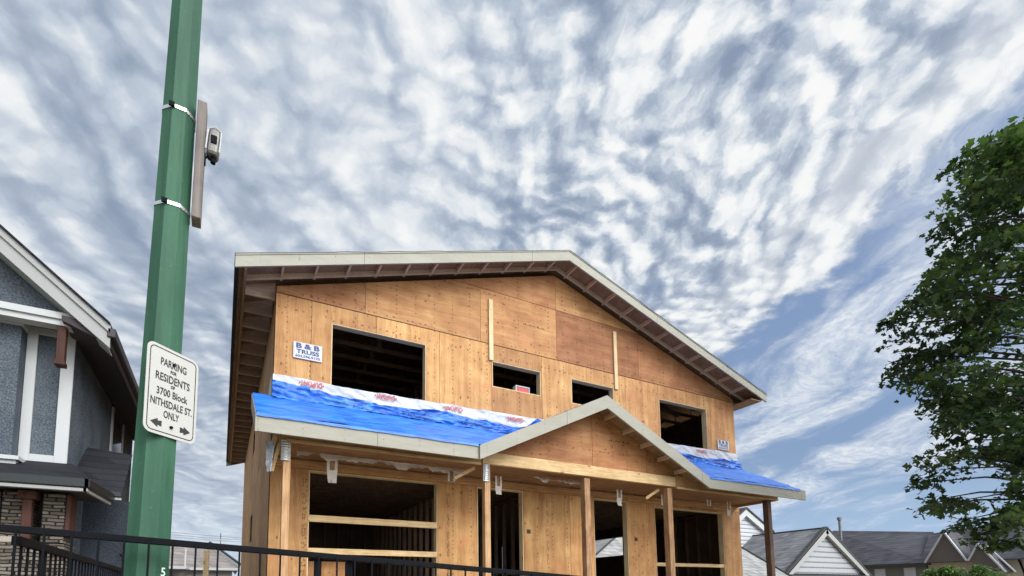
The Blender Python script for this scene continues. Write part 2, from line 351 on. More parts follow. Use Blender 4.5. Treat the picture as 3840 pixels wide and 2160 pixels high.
def make_leaf(name, c0, c1, trans=.25):
    m, t = mat(name, .55, 0, .35)
    at = t.n('ShaderNodeAttribute', attribute_name='tone'); ar, ag, ab = t.sep(at.outputs['Color'])
    col = t.mix(ar, c0, c1)
    fin(t, col)
    tr = t.n('ShaderNodeBsdfTranslucent'); t.set(tr.inputs[0], t.mix(1., col, (1.2, 1.5, .5), 'MULTIPLY'))
    mx = t.n('ShaderNodeMixShader'); mx.inputs[0].default_value = trans
    o = [n for n in m.node_tree.nodes if n.type == 'OUTPUT_MATERIAL'][0]
    t.nt.links.new(t.b.outputs[0], mx.inputs[1]); t.nt.links.new(tr.outputs[0], mx.inputs[2]); t.nt.links.new(mx.outputs[0], o.inputs[0])
    return m
LEAF = make_leaf('maple_leaf', (.020, .044, .024), (.092, .140, .050), .30)
LEAFB = make_leaf('shrub_leaf', (.035, .075, .016), (.13, .22, .055), .3)

# ------------------------------------------------------------------ mesh helpers
def link(name, me, parent=None, loc=(0, 0, 0)):
    o = bpy.data.objects.new(name, me); COL.objects.link(o); o.location = loc
    if parent: o.parent = parent
    return o
def thing(name, label, cat, loc=(0, 0, 0), group=None, kind=None):
    o = bpy.data.objects.new(name, None); COL.objects.link(o); o.location = loc; o.empty_display_size = .3
    return tag(o, label, cat, group, kind)
def tag(o, label=None, cat=None, group=None, kind=None):
    for k, v in (('label', label), ('category', cat), ('group', group), ('kind', kind)):
        if v: o[k] = v
    return o
class MB:
    def __init__(s): s.v = []; s.f = []; s.mi = []; s.tone = []
    def poly(s, pts, mi=0, tone=None):
        b = len(s.v); s.v += [tuple(p) for p in pts]; s.f.append(list(range(b, b+len(pts)))); s.mi.append(mi); s.tone.append(tone); return s
    def hexa(s, c, mi=0, tone=None):   # c: 8 corners, bottom ring 0-3, top ring 4-7
        b = len(s.v); s.v += [tuple(p) for p in c]
        for f in ((0, 3, 2, 1), (4, 5, 6, 7), (0, 1, 5, 4), (1, 2, 6, 5), (2, 3, 7, 6), (3, 0, 4, 7)):
            s.f.append([b+i for i in f]); s.mi.append(mi); s.tone.append(tone)
        return s
    def box(s, x0, x1, y0, y1, z0, z1, mi=0, tone=None):
        return s.hexa([(x0, y0, z0), (x1, y0, z0), (x1, y1, z0), (x0, y1, z0), (x0, y0, z1), (x1, y0, z1), (x1, y1, z1), (x0, y1, z1)], mi, tone)
    def beam(s, p, q, w, h, upv=(0, 0, 1), mi=0, tone=None):  # p->q axis, w sideways, h along up
        p, q = Vector(p), Vector(q); a = (q-p).normalized(); sd = a.cross(Vector(upv)).normalized(); u_ = sd.cross(a).normalized()
        c = [e + sd*i*w/2 + u_*j*h/2 for e in (p, q) for i, j in ((-1, -1), (1, -1), (1, 1), (-1, 1))]
        return s.hexa(c, mi, tone)
    def prism(s, pts, off, mi=0, tone=None):    # planar polygon pts extruded by vector off
        off = Vector(off); n = len(pts); b = len(s.v)
        s.v += [tuple(p) for p in pts] + [tuple(Vector(p)+off) for p in pts]
        fs = [list(range(b, b+n)), list(range(b+2*n-1, b+n-1, -1))] + [[b+i, b+n+i, b+n+(i+1) % n, b+(i+1) % n] for i in range(n)]
        for f in fs: s.f.append(f); s.mi.append(mi); s.tone.append(tone)
        return s
    def tube(s, pts, r, n=8, mi=0, cap=True):
        pts = [Vector(p) for p in pts]; rs = r if isinstance(r, (list, tuple)) else [r]*len(pts); b = len(s.v)
        for i, p in enumerate(pts):
            a = (pts[min(i+1, len(pts)-1)]-pts[max(i-1, 0)]).normalized()
            ref = Vector((0, 0, 1)) if abs(a.z) < .9 else Vector((1, 0, 0))
            e1 = a.cross(ref).normalized(); e2 = a.cross(e1)
            s.v += [tuple(p + (e1*math.cos(k*2*math.pi/n) + e2*math.sin(k*2*math.pi/n))*rs[i]) for k in range(n)]
        for i in range(len(pts)-1):
            for k in range(n):
                s.f.append([b+i*n+k, b+i*n+(k+1) % n, b+(i+1)*n+(k+1) % n, b+(i+1)*n+k]); s.mi.append(mi); s.tone.append(None)
        if cap:
            for q, o in ((b, 1), (b+(len(pts)-1)*n, -1)):
                s.f.append([q+k for k in range(n)][::o]); s.mi.append(mi); s.tone.append(None)
        return s
    def grid(s, fn, nu, nv, mi=0):
        b = len(s.v); s.v += [tuple(fn(i/nu, j/nv)) for j in range(nv+1) for i in range(nu+1)]
        for j in range(nv):
            for i in range(nu):
                q = b+j*(nu+1)+i; s.f.append([q, q+1, q+nu+2, q+nu+1]); s.mi.append(mi); s.tone.append(None)
        return s
    def build(s, name, mats, parent=None, smooth=False, bevel=0, fix=True):
        if not isinstance(mats, (list, tuple)): mats = [mats]
        o_ = Vector(parent.location) if parent else Vector((0, 0, 0))
        if parent and parent.parent: o_ = o_ + Vector(parent.parent.location)
        me = bpy.data.meshes.new(name); me.from_pydata([tuple(Vector(p)-o_) for p in s.v], [], s.f)
        for m in mats: me.materials.append(m)
        me.polygons.foreach_set('material_index', s.mi)
        if any(t_ is not None for t_ in s.tone):
            ca_ = me.color_attributes.new('tone', 'FLOAT_COLOR', 'CORNER'); dat = []
            for f, t_ in zip(s.f, s.tone): dat += list((*(t_ or (.3, 0, .5)), 1.))*len(f)
            ca_.data.foreach_set('color', dat)
        if smooth: me.polygons.foreach_set('use_smooth', [True]*len(s.f))
        me.update()
        if fix:
            import bmesh
            bm = bmesh.new(); bm.from_mesh(me); bmesh.ops.recalc_face_normals(bm, faces=bm.faces); bm.to_mesh(me); bm.free()
        o = link(name, me, parent)
        if bevel:
            bv = o.modifiers.new('bevel', 'BEVEL'); bv.width = bevel; bv.segments = 1; bv.limit_method = 'ANGLE'
        return o
def rt_(a=.0, b=1.): return random.uniform(a, b)
def text_mb(mb, s, size, org, xd, yd, mi=0, wid=None, extrude=.0, bold=0.):
    cu = bpy.data.curves.new('txt', 'FONT'); cu.body = s; cu.size = size; cu.align_x = 'CENTER'; cu.resolution_u = 3; cu.offset = bold
    ob = bpy.data.objects.new('txt', cu); COL.objects.link(ob)
    dg = bpy.context.evaluated_depsgraph_get(); dg.update()
    me = bpy.data.meshes.new_from_object(ob.evaluated_get(dg))
    xs = [q.co.x for q in me.vertices]; w = max(xs)-min(xs); c = (max(xs)+min(xs))/2
    k = wid/w if wid else 1.
    org, xd, yd = Vector(org), Vector(xd), Vector(yd)
    for p in me.polygons: mb.poly([org + xd*((me.vertices[i].co.x-c)*k) + yd*me.vertices[i].co.y for i in p.vertices], mi)
    bpy.data.objects.remove(ob); bpy.data.curves.remove(cu); bpy.data.meshes.remove(me)

# ------------------------------------------------------------------ ground
g = MB().poly([(-600, -600, -.02), (600, -600, -.02), (600, 900, -.02), (-600, 900, -.02)]).build('ground', SOIL); tag(g, kind='structure')
g = MB().box(-200, 200, -24, -13, -.12, -.004).build('road', ASPH); tag(g, kind='structure')
g = MB().box(-200, 200, -12.9, -12.75, -.1, .12).build('kerb', CONC); tag(g, kind='structure')
g = MB().box(-200, 200, -10.6, -8.4, -.06, .03).build('pavement', CONC); tag(g, kind='structure')

# ------------------------------------------------------------------ the house being framed
WD, DP = 12.27, 13.06
RX = 6.10
def zt(x): return 9.28 - .3215*abs(x-RX)          # top of the roof
def zu(x): return zt(x) - .26                     # underside
house = thing('unfinished_house', 'two storey plywood sheathed house under construction with a blue wrapped porch roof', 'house', (0, 0, 0))

def cells(x0, x1, z0, z1, holes):
    xs = sorted({x0, x1, *[min(max(h_[i], x0), x1) for h_ in holes for i in (0, 1)]})
    zs = sorted({z0, z1, *[min(max(h_[i], z0), z1) for h_ in holes for i in (2, 3)]})
    for a, b in zip(xs, xs[1:]):
        for c, e in zip(zs, zs[1:]):
            mx, mz = (a+b)/2, (c+e)/2
            if not any(h_[0] < mx < h_[1] and h_[2] < mz < h_[3] for h_ in holes): yield a, b, c, e
FH = dict(w1=(.984, 2.869, 5.33, 6.607), w2=(4.396, 5.655, 6.002, 6.58), w3=(6.519, 7.81, 5.983, 6.59), w4=(9.341, 11.13, 5.36, 6.579),
          g=(.647, 3.119, 1.70, 3.775), d=(4.01, 5.126, 1.30, 3.779), e=(7.071, 8.114, 1.30, 3.779), h=(9.017, 11.564, 1.70, 3.718))
HL = list(FH.values())
mb = MB(); GAP = .0035
def panel(x0, x1, z0, z1, tone, grain):
    tn = (tone, grain, rt_())
    for a, b, c, e in cells(x0+GAP, x1-GAP, z0+GAP, z1-GAP, HL):
        mb.box(a, b, 0, .0125, c, e, 0, tn)
def gpanel(x0, x1, z0, z1, tone, grain):   # clipped under the roof
    x0 += GAP; x1 -= GAP; z0 += GAP+.002; z1 -= GAP+.002
    P = [(x0, z0), (x1, z0), (x1, z1), (x0, z1)]
    for sgn in (1, -1):
        out = []
        def dd(p): return 9.02-.3215*sgn*(p[0]-RX) - p[1]
        for i in range(len(P)):
            a, b = P[i], P[(i+1) % len(P)]; da, db = dd(a), dd(b)
            if da >= 0: out.append(a)
            if (da >= 0) != (db >= 0):
                k = da/(da-db); out.append((a[0]+(b[0]-a[0])*k, a[1]+(b[1]-a[1])*k))
        P = out
        if len(P) < 3: return
    mb.prism([(p[0], 0, p[1]+.004) for p in P], (0, .0125, 0), 0, (tone, grain, rt_()))
for xs, z0, z1 in (((0, .66, 1.88, 3.13, 4.0, 5.13, 6.38, 7.06, 8.12, 9.0, 10.25, 11.57, WD), 1.05, 3.79),
                   ((0, 1.2, 3.13, 4.4, 6.38, 8.12, 9.8, 11.2, WD), 3.79, 4.42)):
    for a, b in zip(xs, xs[1:]): panel(a, b, z0, z1, rt_(.1, .45), 0 if z0 < 2 else 1)
tn = [.35, .25, .08, .12, .42, .12, .25, .40, .5, .38, .45, .45]
xs = (0, .62, 1.84, 3.16, 4.38, 5.68, 6.98, 8.2, 9.3, 10.36, 11.28, WD)
for i, (a, b) in enumerate(zip(xs, xs[1:])): panel(a, b, 4.42, 6.944, tn[i], 0)
for a, b, q in ((0, 1.61, .8), (1.61, 4.12, .45), (4.12, 6.12, .50), (6.12, 8.67, .95), (8.67, 11.1, .85), (11.1, WD, .7)): gpanel(a, b, 6.95, 8.17, q, 1)
for a, b, q in ((1.6, 3.7, .6), (3.7, 6.12, .72), (6.12, 8.56, .42), (8.56, 10.6, .6)): gpanel(a, b, 8.17, 9.6, q, 1)
mb.build('front_sheathing', PLY, house)
# framing behind the plywood (its openings are the reveals)
mb = MB()
for a, b, c, e in cells(0, WD, 1.0, 6.80, HL): mb.box(a, b, .0135, .150, c, e)
mb.prism([(.0, .0135, 6.80), (WD, .0135, 6.80), (WD, .0135, zu(WD)-.005), (RX, .0135, zu(RX)-.005), (0, .0135, zu(0)-.005)], (0, .13, 0))
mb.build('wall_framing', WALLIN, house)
fr = MB()   # bright lumber lining the upper and lower openings
for k, (a, b, c, e) in FH.items():
    L = .016
    fm = MB()
    fm.box(a-.0, a+L, .004, .151, c, e).box(b-L, b, .004, .151, c, e).box(a+L, b-L, .004, .151, e-L, e)
    if k[0] == 'w' or k in 'gh': fm.box(a+L, b-L, .004, .151, c, c+L)
    fm.build('door_frame' if k in 'de' else 'window_frame', LUMp, house)
# side walls, back wall
def side_wall(name, x, sx, holes):
    mb = MB(); mf = MB()
    for z0, z1 in ((1.05, 4.40), (4.40, 6.90)):
        y = .016
        while y < DP-.05:
            y1 = min(y+1.22, DP); tn_ = (rt_(.0, .3), 0, rt_())
            for a, b, c, e in cells(y+GAP, y1-GAP, z0+GAP, z1-GAP, holes): mb.box(min(x, x+sx*.0125), max(x, x+sx*.0125), a, b, c, e, 0, tn_)
            y = y1
    for a, b, c, e in cells(.155, DP-.16, 1.0, 6.88, holes): mf.box(min(x+sx*.0135, x+sx*.15), max(x+sx*.0135, x+sx*.15), a, b, c, e)
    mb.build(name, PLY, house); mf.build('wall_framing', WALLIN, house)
side_wall('side_sheathing', 0, 1, [(5.4, 6.5, 3.0, 3.75), (5.5, 6.4, 5.5, 6.15)])
side_wall('side_sheathing', WD, -1, [(4.41, 6.05, 2.88, 3.55)])
mb = MB().box(0.155, WD-.155, DP-.15, DP, 1.0, 6.88).prism([(0, DP-.15, 6.885), (WD, DP-.15, 6.885), (WD, DP-.15, zu(WD)-.005), (RX, DP-.15, zu(RX)-.005), (0, DP-.15, zu(0)-.005)], (0, .15, 0))
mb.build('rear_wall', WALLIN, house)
# floors, joists, ceilings
mb = MB().box(.16, WD-.16, .16, DP-.16, 1.0, 1.3).box(.16, WD-.16, .16, DP-.16, 4.18, 4.22)
mb.build('floor_deck', WALLIN, house)
y = .35
while y < DP-.3: MB().box(.16, WD-.16, y, y+.042, 3.86, 4.175).build('floor_joist', LUMd, house); y += .41
y = .45
while y < DP-.3:
    mb = MB().box(.16, WD-.16, y, y+.04, 6.79, 6.88)
    for sg in (-1, 1): mb.beam((RX, y+.02, zu(RX)-.06), (RX+sg*5.9, y+.02, zu(RX+5.9)-.06), .038, .09)
    for xx in (2.2, 4.1, 6.1, 8.1, 10.): mb.box(xx-.045, xx+.045, y+.002, y+.038, 6.881, zu(xx)-.12)
    mb.build('roof_truss', LUMd, house)
    y += .61
# interior stud partitions
def studs(x0, y0, x1, y1, z0, z1, sp=.41):
    L = math.hypot(x1-x0, y1-y0); n = max(1, int(L/sp)); ux, uy = (x1-x0)/L, (y1-y0)/L
    for i in range(n+1):
        k = min(i*sp, L); cx, cy = x0+ux*k, y0+uy*k
        hx, hy = (.019, .045) if abs(ux) > .5 else (.045, .019)
        MB().box(cx-hx, cx+hx, cy-hy, cy+hy, z0, z1).build('stud', LUMd, house)
    MB().beam((x0, y0, z1+.02), (x1, y1, z1+.02), .088, .038).build('top_plate', LUMd, house)
for a in ((3.7, .4, 3.7, 6., 1.3, 3.8), (5.6, .4, 5.6, 4.6, 1.3, 3.8), (.4, 6.2, 5.4, 6.2, 1.3, 3.8), (12.06, .4, 12.06, 4.2, 1.3, 3.8), (12.06, 6.3, 12.06, 12.4, 1.3, 3.8), (.22, .5, .22, 5.2, 1.3, 3.8),
          (3.4, 3., 9.6, 3., 4.22, 6.74), (8.6, .5, 8.6, 6., 4.22, 6.74), (3.6, .5, 3.6, 6., 4.22, 6.74)):
    studs(*a)
for a in ((.2, 5.5, 6.4, 6.45, 1.3, 3.86), (5.5, 5.55, 6.46, 12.8, 1.3, 3.86)): MB().box(*a).build('partition_panel', WALLIN, house)
# safety boards over the openings
MB().box(.648, 3.118, -.002, .036, 2.855, 2.975).build('guard_board', LUMx, house, bevel=.003)
MB().box(.648, 3.118, -.002, .036, 2.285, 2.39).build('guard_board', LUMx, house, bevel=.003)
MB().box(9.03, 11.55, .02, .058, 2.225, 2.31).build('guard_board', LUMx, house, bevel=.003)
# vertical brace boards nailed on the gable
MB().box(4.31, 4.41, -.041, -.001, 6.57, 7.95).build('brace_board', LUMp, house, bevel=.003)
MB().box(7.83, 7.93, -.041, -.001, 6.55, 8.04).build('brace_board', LUMp, house, bevel=.003)
# main roof
roof = MB()
for sg in (-1, 1):
    xe = RX+sg*6.72
    roof.prism([(RX, -.545, zt(RX)-.045), (xe, -.545, zt(xe)-.045), (xe, -.545, zt(xe)-.075), (RX, -.545, zt(RX)-.075)], (0, DP+1.09, 0), 0)
rfo = roof.build('roof', DECK, house)
fe = MB()
for sg in (-1, 1):
    xe = RX+sg*6.79; N = 60
    def fn(a, b, sg=sg, xe=xe):
        x = RX+(xe-RX)*a; y = -.60+(DP+1.2)*b
        return (x, y, zt(x)-.006+.016*noise.noise((x*2.3, y*1.4, 1.)))
    fe.grid(fn, N, 24)
    fe.grid(lambda a, b, sg=sg, xe=xe: (RX+(xe-RX)*a, -.60+(DP+1.2)*b, zt(RX+(xe-RX)*a)-.04), 1, 1)
fe.build('roofing_felt', FELT, rfo)
for sg in (-1, 1):
    xe = RX+sg*6.78
    for y in (-.59, DP+.55):
        MB().prism([(RX, y, zt(RX)), (xe, y, zt(xe)), (xe, y, zt(xe)-.235), (RX, y, zt(RX)-.235-.012)], (0, .04, 0)).build('rake_board', FASC, rfo)
    xa, xb = sorted((RX+sg*6.60, RX+sg*6.64))
    MB().box(xa, xb, -.54, DP+.54, 6.90, zt(RX+sg*6.64)-.05).build('eave_board', DECK, rfo)
LUMt = make_lumber('rafter_tail_wood', (.36, .26, .20), (.50, .38, .30), 'x', False)
# lookouts under the rake, rafter tails under the eaves
for sg in (-1, 1):
    k = .28
    while k < 6.5:
        x = RX+sg*k
        zz = zt(x)-.078
        mb = MB().hexa([(x-.019, -.548, zz-.09), (x+.019, -.548, zz-.09), (x+.019, -.003, zz-.09), (x-.019, -.003, zz-.09), (x-.019, -.548, zz), (x+.019, -.548, zz), (x+.019, -.003, zz), (x-.019, -.003, zz)])
        mb.build('lookout', LUMy, rfo)
        k += .575
    xa = RX+sg*6.60; xw = 0 if sg < 0 else WD
    # sub-fascia along the rake
    MB().prism([(RX, -.10, zt(RX)-.08), (xa, -.10, zt(xa)-.08), (xa, -.10, zt(xa)-.17), (RX, -.10, zt(RX)-.17)], (0, .04, 0)).build('rake_blocking', LUMy, rfo)
    y = .2
    while y < DP:
        MB().prism([(xw, y, 6.90), (xa, y, 6.90), (xa, y, zt(xa)-.08), (xw, y, zt(xw)-.08)], (0, .038, 0)).build('rafter_tail', LUMt, rfo); y += .6
MB().box(WD+.001, RX+6.60, -.545, .35, 6.865, 6.885).build('soffit_panel', DECK, rfo)

# ------------------------------------------------------------------ porch
PF = -1.60; PT = 4.13; PS = .55
def pz(y): return PT + PS*(y-PF)
def dzt(x): return 5.50 - .481*abs(x-RX)
XL, XR, GL, GR = -.34, 12.60, 3.22, 8.97
pr = MB()
def vx(y, sg): return RX+sg*(5.50-pz(y))/.481          # where the dormer meets the porch slope
for sg, xo in ((-1, XL+.03), (1, WD+.08)):
    q = [(xo, PF+.04), (vx(PF+.04, sg), PF+.04), (vx(-.001, sg), -.001), (xo, -.001)]
    pr.prism([(x, y, pz(y)-.03) for x, y in q], (0, 0, -.02))
for sg in (-1, 1):
    xe = RX+sg*2.86
    pr.prism([(RX, PF+.045, dzt(RX)-.03), (xe, PF+.045, dzt(xe)-.03), (xe, PF+.045, dzt(xe)-.055), (RX, PF+.045, dzt(RX)-.055)], (0, -PF-.05, 0))
porch = pr.build('porch_roof', DECK, house)
def fbm(x, y, z=0., o=4): return noise.fractal((x, y, z), .9, 2., o)
def membrane(x0, x1, fnz):
    n = int((x1-x0)*28)
    return MB().grid(lambda a, b: fnz(x0+(x1-x0)*a, b), n, 34)
def slope_pt(x, b):
    y = PF-.012+(-PF-.01)*b
    w = abs(fbm(x*.5, y*5., 2.))*.022 + (1-abs(fbm(x*.7, y*7., 5.)))**4*.020 + abs(fbm(x*2.4, y*13, 5.))*.007
    return (x, y, pz(y)-.005+.012+w)
m_ = membrane(XL+.012, 6.2, slope_pt); m_.v = m_.v[:]
n2_ = membrane(6.2, WD+.10, slope_pt)
b0 = len(m_.v); m_.v += n2_.v; m_.f += [[i+b0 for i in f] for f in n2_.f]; m_.mi += n2_.mi; m_.tone += n2_.tone
keep = [i for i, f in enumerate(m_.f) if not all(dzt(m_.v[j][0])-.03 > m_.v[j][2] for j in f)]
m_.f = [m_.f[i] for i in keep]; m_.mi = [0]*len(keep); m_.tone = [None]*len(keep)
# front drip lip
for xa, xb in ((XL+.012, GL-.01), (GR+.01, WD+.10)):
    m_.grid(lambda a, b: (xa+(xb-xa)*a, PF-.014-.006*b, pz(PF)+.012-.042*b+.014*fbm((xa+(xb-xa)*a)*2.1, 3.)*b), 120, 2)
m_.build('blue_underlayment', BLUE, porch, smooth=True, fix=False)
# dormer underlayment
mm = MB()
for sg in (-1, 1):
    def fn(a, b, sg=sg):
        x = RX+sg*2.84*a; y = PF+.0+(-PF-.004)*b
        return (x, y, dzt(x)+.006+fbm(x*3., y*3., 7.)*.012)
    mm.grid(fn, 70, 30)
mm.build('blue_underlayment', BLUE, porch, smooth=True, fix=False)
# ruffled end of the membrane standing up in the valley by the wall
mm = MB()
def fn(a, b):
    x = 3.95+1.70*a; y = -.06-.10*b-.03*math.sin(a*31)
    base = dzt(x)+.0
    return (x, y-.04*fbm(a*9, b*4), base-.05+b*(.20+.06*math.sin(a*17)+.05*fbm(a*7, 2.)))
mm.grid(fn, 60, 10); mm.build('membrane_ruffle', BLUE, porch, smooth=True, fix=False)
# upturn on the wall: white wrap above, blue below
mm = MB()
def fw_(a, b):
    x = -.012+(WD+.03)*a
    z = 5.02+b*(.405+.022*fbm(x*1.1, 1.)-.02*math.sin(x*.9)); bulge = .010+.030*(1-abs(fbm(x*1.5+b*.8, b*1.2, 3.)))**3+.006*fbm(x*7, b*9, 1.)
    return (x, -bulge-(.02 if b > .97 else 0)*0, z)
mm.grid(fw_, 420, 14)
mm.grid(lambda a, b: (-.015-.02*b-.004, .0+a*.6, 5.06+b*.33*(1-a*.4)), 6, 4)
mm.build('white_wrap_band', WRAP, porch, smooth=True, fix=False)
mm = MB()
def fb_(a, b):
    x = -.02+(WD+.06)*a
    top = 5.195 + .032*math.sin(x*2.1+1.) + .04*fbm(x*1.7, 9.) + (.06 if x < .6 else 0)
    z = 4.965+(top-4.965)*b
    y = -.045-.05*(1-b)**1.5-.060*(1-abs(fbm(x*.8+b*1.5, b*1.1, 3.)))**4-.030*(1-abs(fbm(x*1.7-b*1.6, b*1.4, 8.)))**5-.006*fbm(x*6+b*4, b*4, 1.)
    return (x, y, z)
mm.grid(fb_, 460, 14); mm.build('blue_wrap_upturn', BLUE, porch, smooth=True, fix=False)
# printing on the wrap: brand upside down in red
mb = MB()
for x in (.64, 2.02, 3.45, 4.93, 6.4, 7.9, 9.35, 10.80):
    text_mb(mb, '•DUPONT•', .135, (x, -.052, 5.385), (-1, 0, .0), (0, 0, -1), 0, wid=.44, bold=.003)
mb.build('wrap_lettering', REDI, porch)
mb = MB()   # slanted script print on the blue sheet, drawn as pen strokes too fine to read
def scrib(x, z, w, hh, k):
    pts = []
    for i in range(28):
        a = i/27; pts.append((x+w*a+.012*math.sin(i*2.4+k), z-.10*a*w+hh*.5*math.sin(i*2.9+k*1.7)*(.6+.4*math.sin(i*.9+k))))
    for (a, b), (c, e) in zip(pts, pts[1:]):
        yy = -.135; dxn, dzn = c-a, e-b; L = math.hypot(dxn, dzn)+1e-6; nx, nz = -dzn/L*.0045, dxn/L*.0045
        mb.poly([(a-nx, yy, b-nz), (c-nx, yy, e-nz), (c+nx, yy, e+nz), (a+nx, yy, b+nz)])
k = 0
for x in [1.05+i*1.28 for i in range(3)] + [9.9, 11.2]:
    scrib(x, 5.06, .26, .055, k); scrib(x+.33, 5.03, .30, .06, k+1); scrib(x+.30, 5.13, .26, .05, k+2); k += 3
mb.build('membrane_print', SCRI, porch)
# fascias
MB().box(XL, GL, PF, PF+.04, PT-.25, PT).build('fascia_board', FASC, porch, bevel=.003)
MB().box(GR-.02, XR, PF, PF+.04, PT-.25, PT).build('fascia_board', FASC, porch, bevel=.003)
MB().prism([(XL-.002, PF-.001, PT), (XL-.002, -.003, pz(0)), (XL-.002, -.003, pz(0)-.25), (XL-.002, PF-.001, PT-.252)], (.035, 0, 0)).build('fascia_board', FASC, porch)
for sg in (-1, 1):
    xe = RX+sg*2.88
    MB().prism([(RX, PF-.045, dzt(RX)), (xe, PF-.045, dzt(xe)), (xe, PF-.045, dzt(xe)-.25), (RX, PF-.045, dzt(RX)-.265)], (0, .042, 0)).build('rake_board', FASC, porch)
    k = .35
    while k < 2.8:
        x = RX+sg*k; zz = dzt(x)-.057
        MB().box(x-.019, x+.019, PF+.046, -1.155, zz-.09, zz).build('lookout', LUMy, porch); k += .5
# porch gable sheathing
mb = MB(); HLb = HL; 
def tri(xa, xb, q):
    P = [(xa+.004, 4.155), (xb-.004, 4.155)]
    ps = [xb-.004] + ([RX] if xa < RX < xb else []) + [xa+.004]
    P += [(x, dzt(x)-.06) for x in ps]
    P = [p for i, p in enumerate(P) if p[1] >= 4.154 or i < 2]
    mb.prism([(p[0], -1.150, p[1]) for p in P], (0, .0125, 0), 0, (q, 1, rt_()))
tri(3.48, 6.10, .78); tri(6.10, 7.60, .7); tri(7.60, 8.72, .62)
mb.build('gable_sheathing', PLY, house)
MB().box(3.50, 8.40, -1.215, -1.137, 3.93, 4.152).build('porch_beam', LUMx, house, bevel=.004)
LUMo = make_lumber('lumber_orange', (.32, .17, .08), (.46, .275, .13), 'x')
MB().box(.05, 3.48, -1.20, -1.06, 3.935, 4.19).build('porch_beam', LUMo, house, bevel=.004)
MB().box(8.42, 12.10, -1.20, -1.06, 3.935, 4.19).build('porch_beam', LUMo, house, bevel=.004)
MB().box(.12, 3.46, -1.225, -1.19, 3.895, 3.933).build('beam_ledger', LUMx, house)
MB().box(8.44, 12.08, -1.225, -1.19, 3.895, 3.933).build('beam_ledger', LUMx, house)
MB().box(.05, 12.1, -.04, -.001, 3.84, 3.93).build('wall_ledger', LUMo, house)
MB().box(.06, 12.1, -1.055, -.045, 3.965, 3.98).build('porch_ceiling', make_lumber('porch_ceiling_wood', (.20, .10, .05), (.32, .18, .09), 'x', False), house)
MB().box(.02, .06, -1.15, -.0, 3.9, 4.19).build('end_beam', LUMo, house); MB().box(12.1, 12.14, -1.15, -.001, 3.9, 4.19).build('end_beam', LUMo, house)
POSTD = make_lumber('post_dark', (.07, .04, .028), (.15, .09, .06), 'z')
for x, w, m_ in ((.085, .11, LUMz), (3.55, .115, LUMz), (5.84, .14, POSTR), (8.165, .145, POSTR), (11.68, .14, POSTD)):
    MB().box(x, x+w, -1.19, -1.19+w, .9, 3.892).build('porch_post', m_, house, bevel=.006)
MB().box(0, WD, -1.45, -.001, .95, 1.2).build('porch_floor', CONC, house)
MB().box(-.01, WD+.01, .0, DP, 0, 1.03).build('foundation', CONC, house)
# corner bits: knee brace by the left post, strap plates on two posts
for x0 in (.05, 3.515):
    mb = MB()
    mb.grid(lambda a, b: (x0+.135*a, -1.197-.02*math.sin(a*3.14)-.006*math.sin(b*55), 3.60+.33*b), 6, 60)
    for i in range(9):
        for k in (.2, .8): mb.box(x0+.135*k-.006, x0+.135*k+.006, -1.225, -1.205, 3.63+i*.032, 3.642+i*.032)
    mb.build('post_strap', GALV, house, smooth=True, fix=False)
for xa, xb in ((3.44, 3.05), (8.10, 7.75)):
    MB().beam((xa, -1.0, 3.88), (xb, -.95, 3.66), .04, .06).build('knee_brace', LUMx, house)
mb = MB().beam((.045, -1.04, 3.92), (-.055, -1.02, 3.46), .05, .035, (0, 1, 0))
mb.build('knee_brace', LUMx, house)
MB().box(-.06, .0, -1.12, -.0, 3.93, 4.0).build('outrigger', LUMx, house)
# lumber stamps down the plywood edges (fine stencil marks)
mb = MB()
for x, z0, z1, w in ((.575, 1.9, 3.65, .07), (3.35, 1.9, 3.65, .06), (5.76, 1.9, 3.70, .06)):
    z = z1
    while z > z0:
        hh = rt_(.02, .05)
        if random.random() < .78:
            for q in range(2):
                if random.random() < .75:
                    a = x-w/2+q*w/2+rt_(0, .01); mb.poly([(a, -.002, z), (a+w*.36, -.002, z), (a+w*.36, -.002, z-.009), (a, -.002, z-.009)])
                    mb.poly([(a, -.0022, z), (a+.009, -.0022, z), (a+.009, -.0022, z-hh), (a, -.0022, z-hh)])
        z -= hh+.012
for x, z in ((5.26, 2.90), (8.36, 2.86)):
    mb.box(x-.05, x+.05, -.003, -.001, z-.045, z+.045); 
for x, z, yy in ((5.2, 7.62, -.002), (8.25, 7.75, -.002), (6.55, 4.78, -1.152)):
    for i in range(11):
        a = x+i*.055; mb.poly([(a, yy, z+.02*math.sin(i*2.)), (a+.04, yy, z+.03*math.sin(i*3.)), (a+.035, yy, z-.02), (a-.005, yy, z-.015-.01*math.sin(i))])
mb.build('stencil_marks', STAMP, house)

# ---- things on or in the house
def placard(loc, sx, sz, tilt, label):
    r = thing('truss_placard', label, 'sign', loc, 'white maker signs on the plywood')
    x, y, z = loc; c, s_ = math.cos(tilt), math.sin(tilt); X = Vector((c, 0, s_)); Z = Vector((-s_, 0, c)); O = Vector(loc)
    pts = [O+X*a*sx/2+Z*b*sz/2 for a, b in ((-1, -1), (1, -1), (1, 1), (-1, 1))]
    MB().prism(pts, (0, -.012, 0)).build('panel', PLACARD, r)
    mb = MB()
    def row(s, hgt, zc_, wid, m, bold=0.):
        text_mb(mb, s, hgt, O+Z*zc_+Vector((0, -.014, 0)), X, Z, m, wid, 0, bold)
    row('B & B', .125, .045*sz/.3, sx*.82, 0, .006); row('TRUSS', .105, -.055*sz/.3, sx*.80, 0, .004); row('604.596.9170', .062, -.125*sz/.3, sx*.86, 0, .002)
    mb.build('lettering', [NAVY], r)
placard((.565, -.014, 5.945), .50, .30, .0, 'white sign lettered in navy left of the large upper window opening')
placard((11.72, -.014, 5.63), .46, .27, .0, 'white sign at the far right end of the upper wall past the last opening')
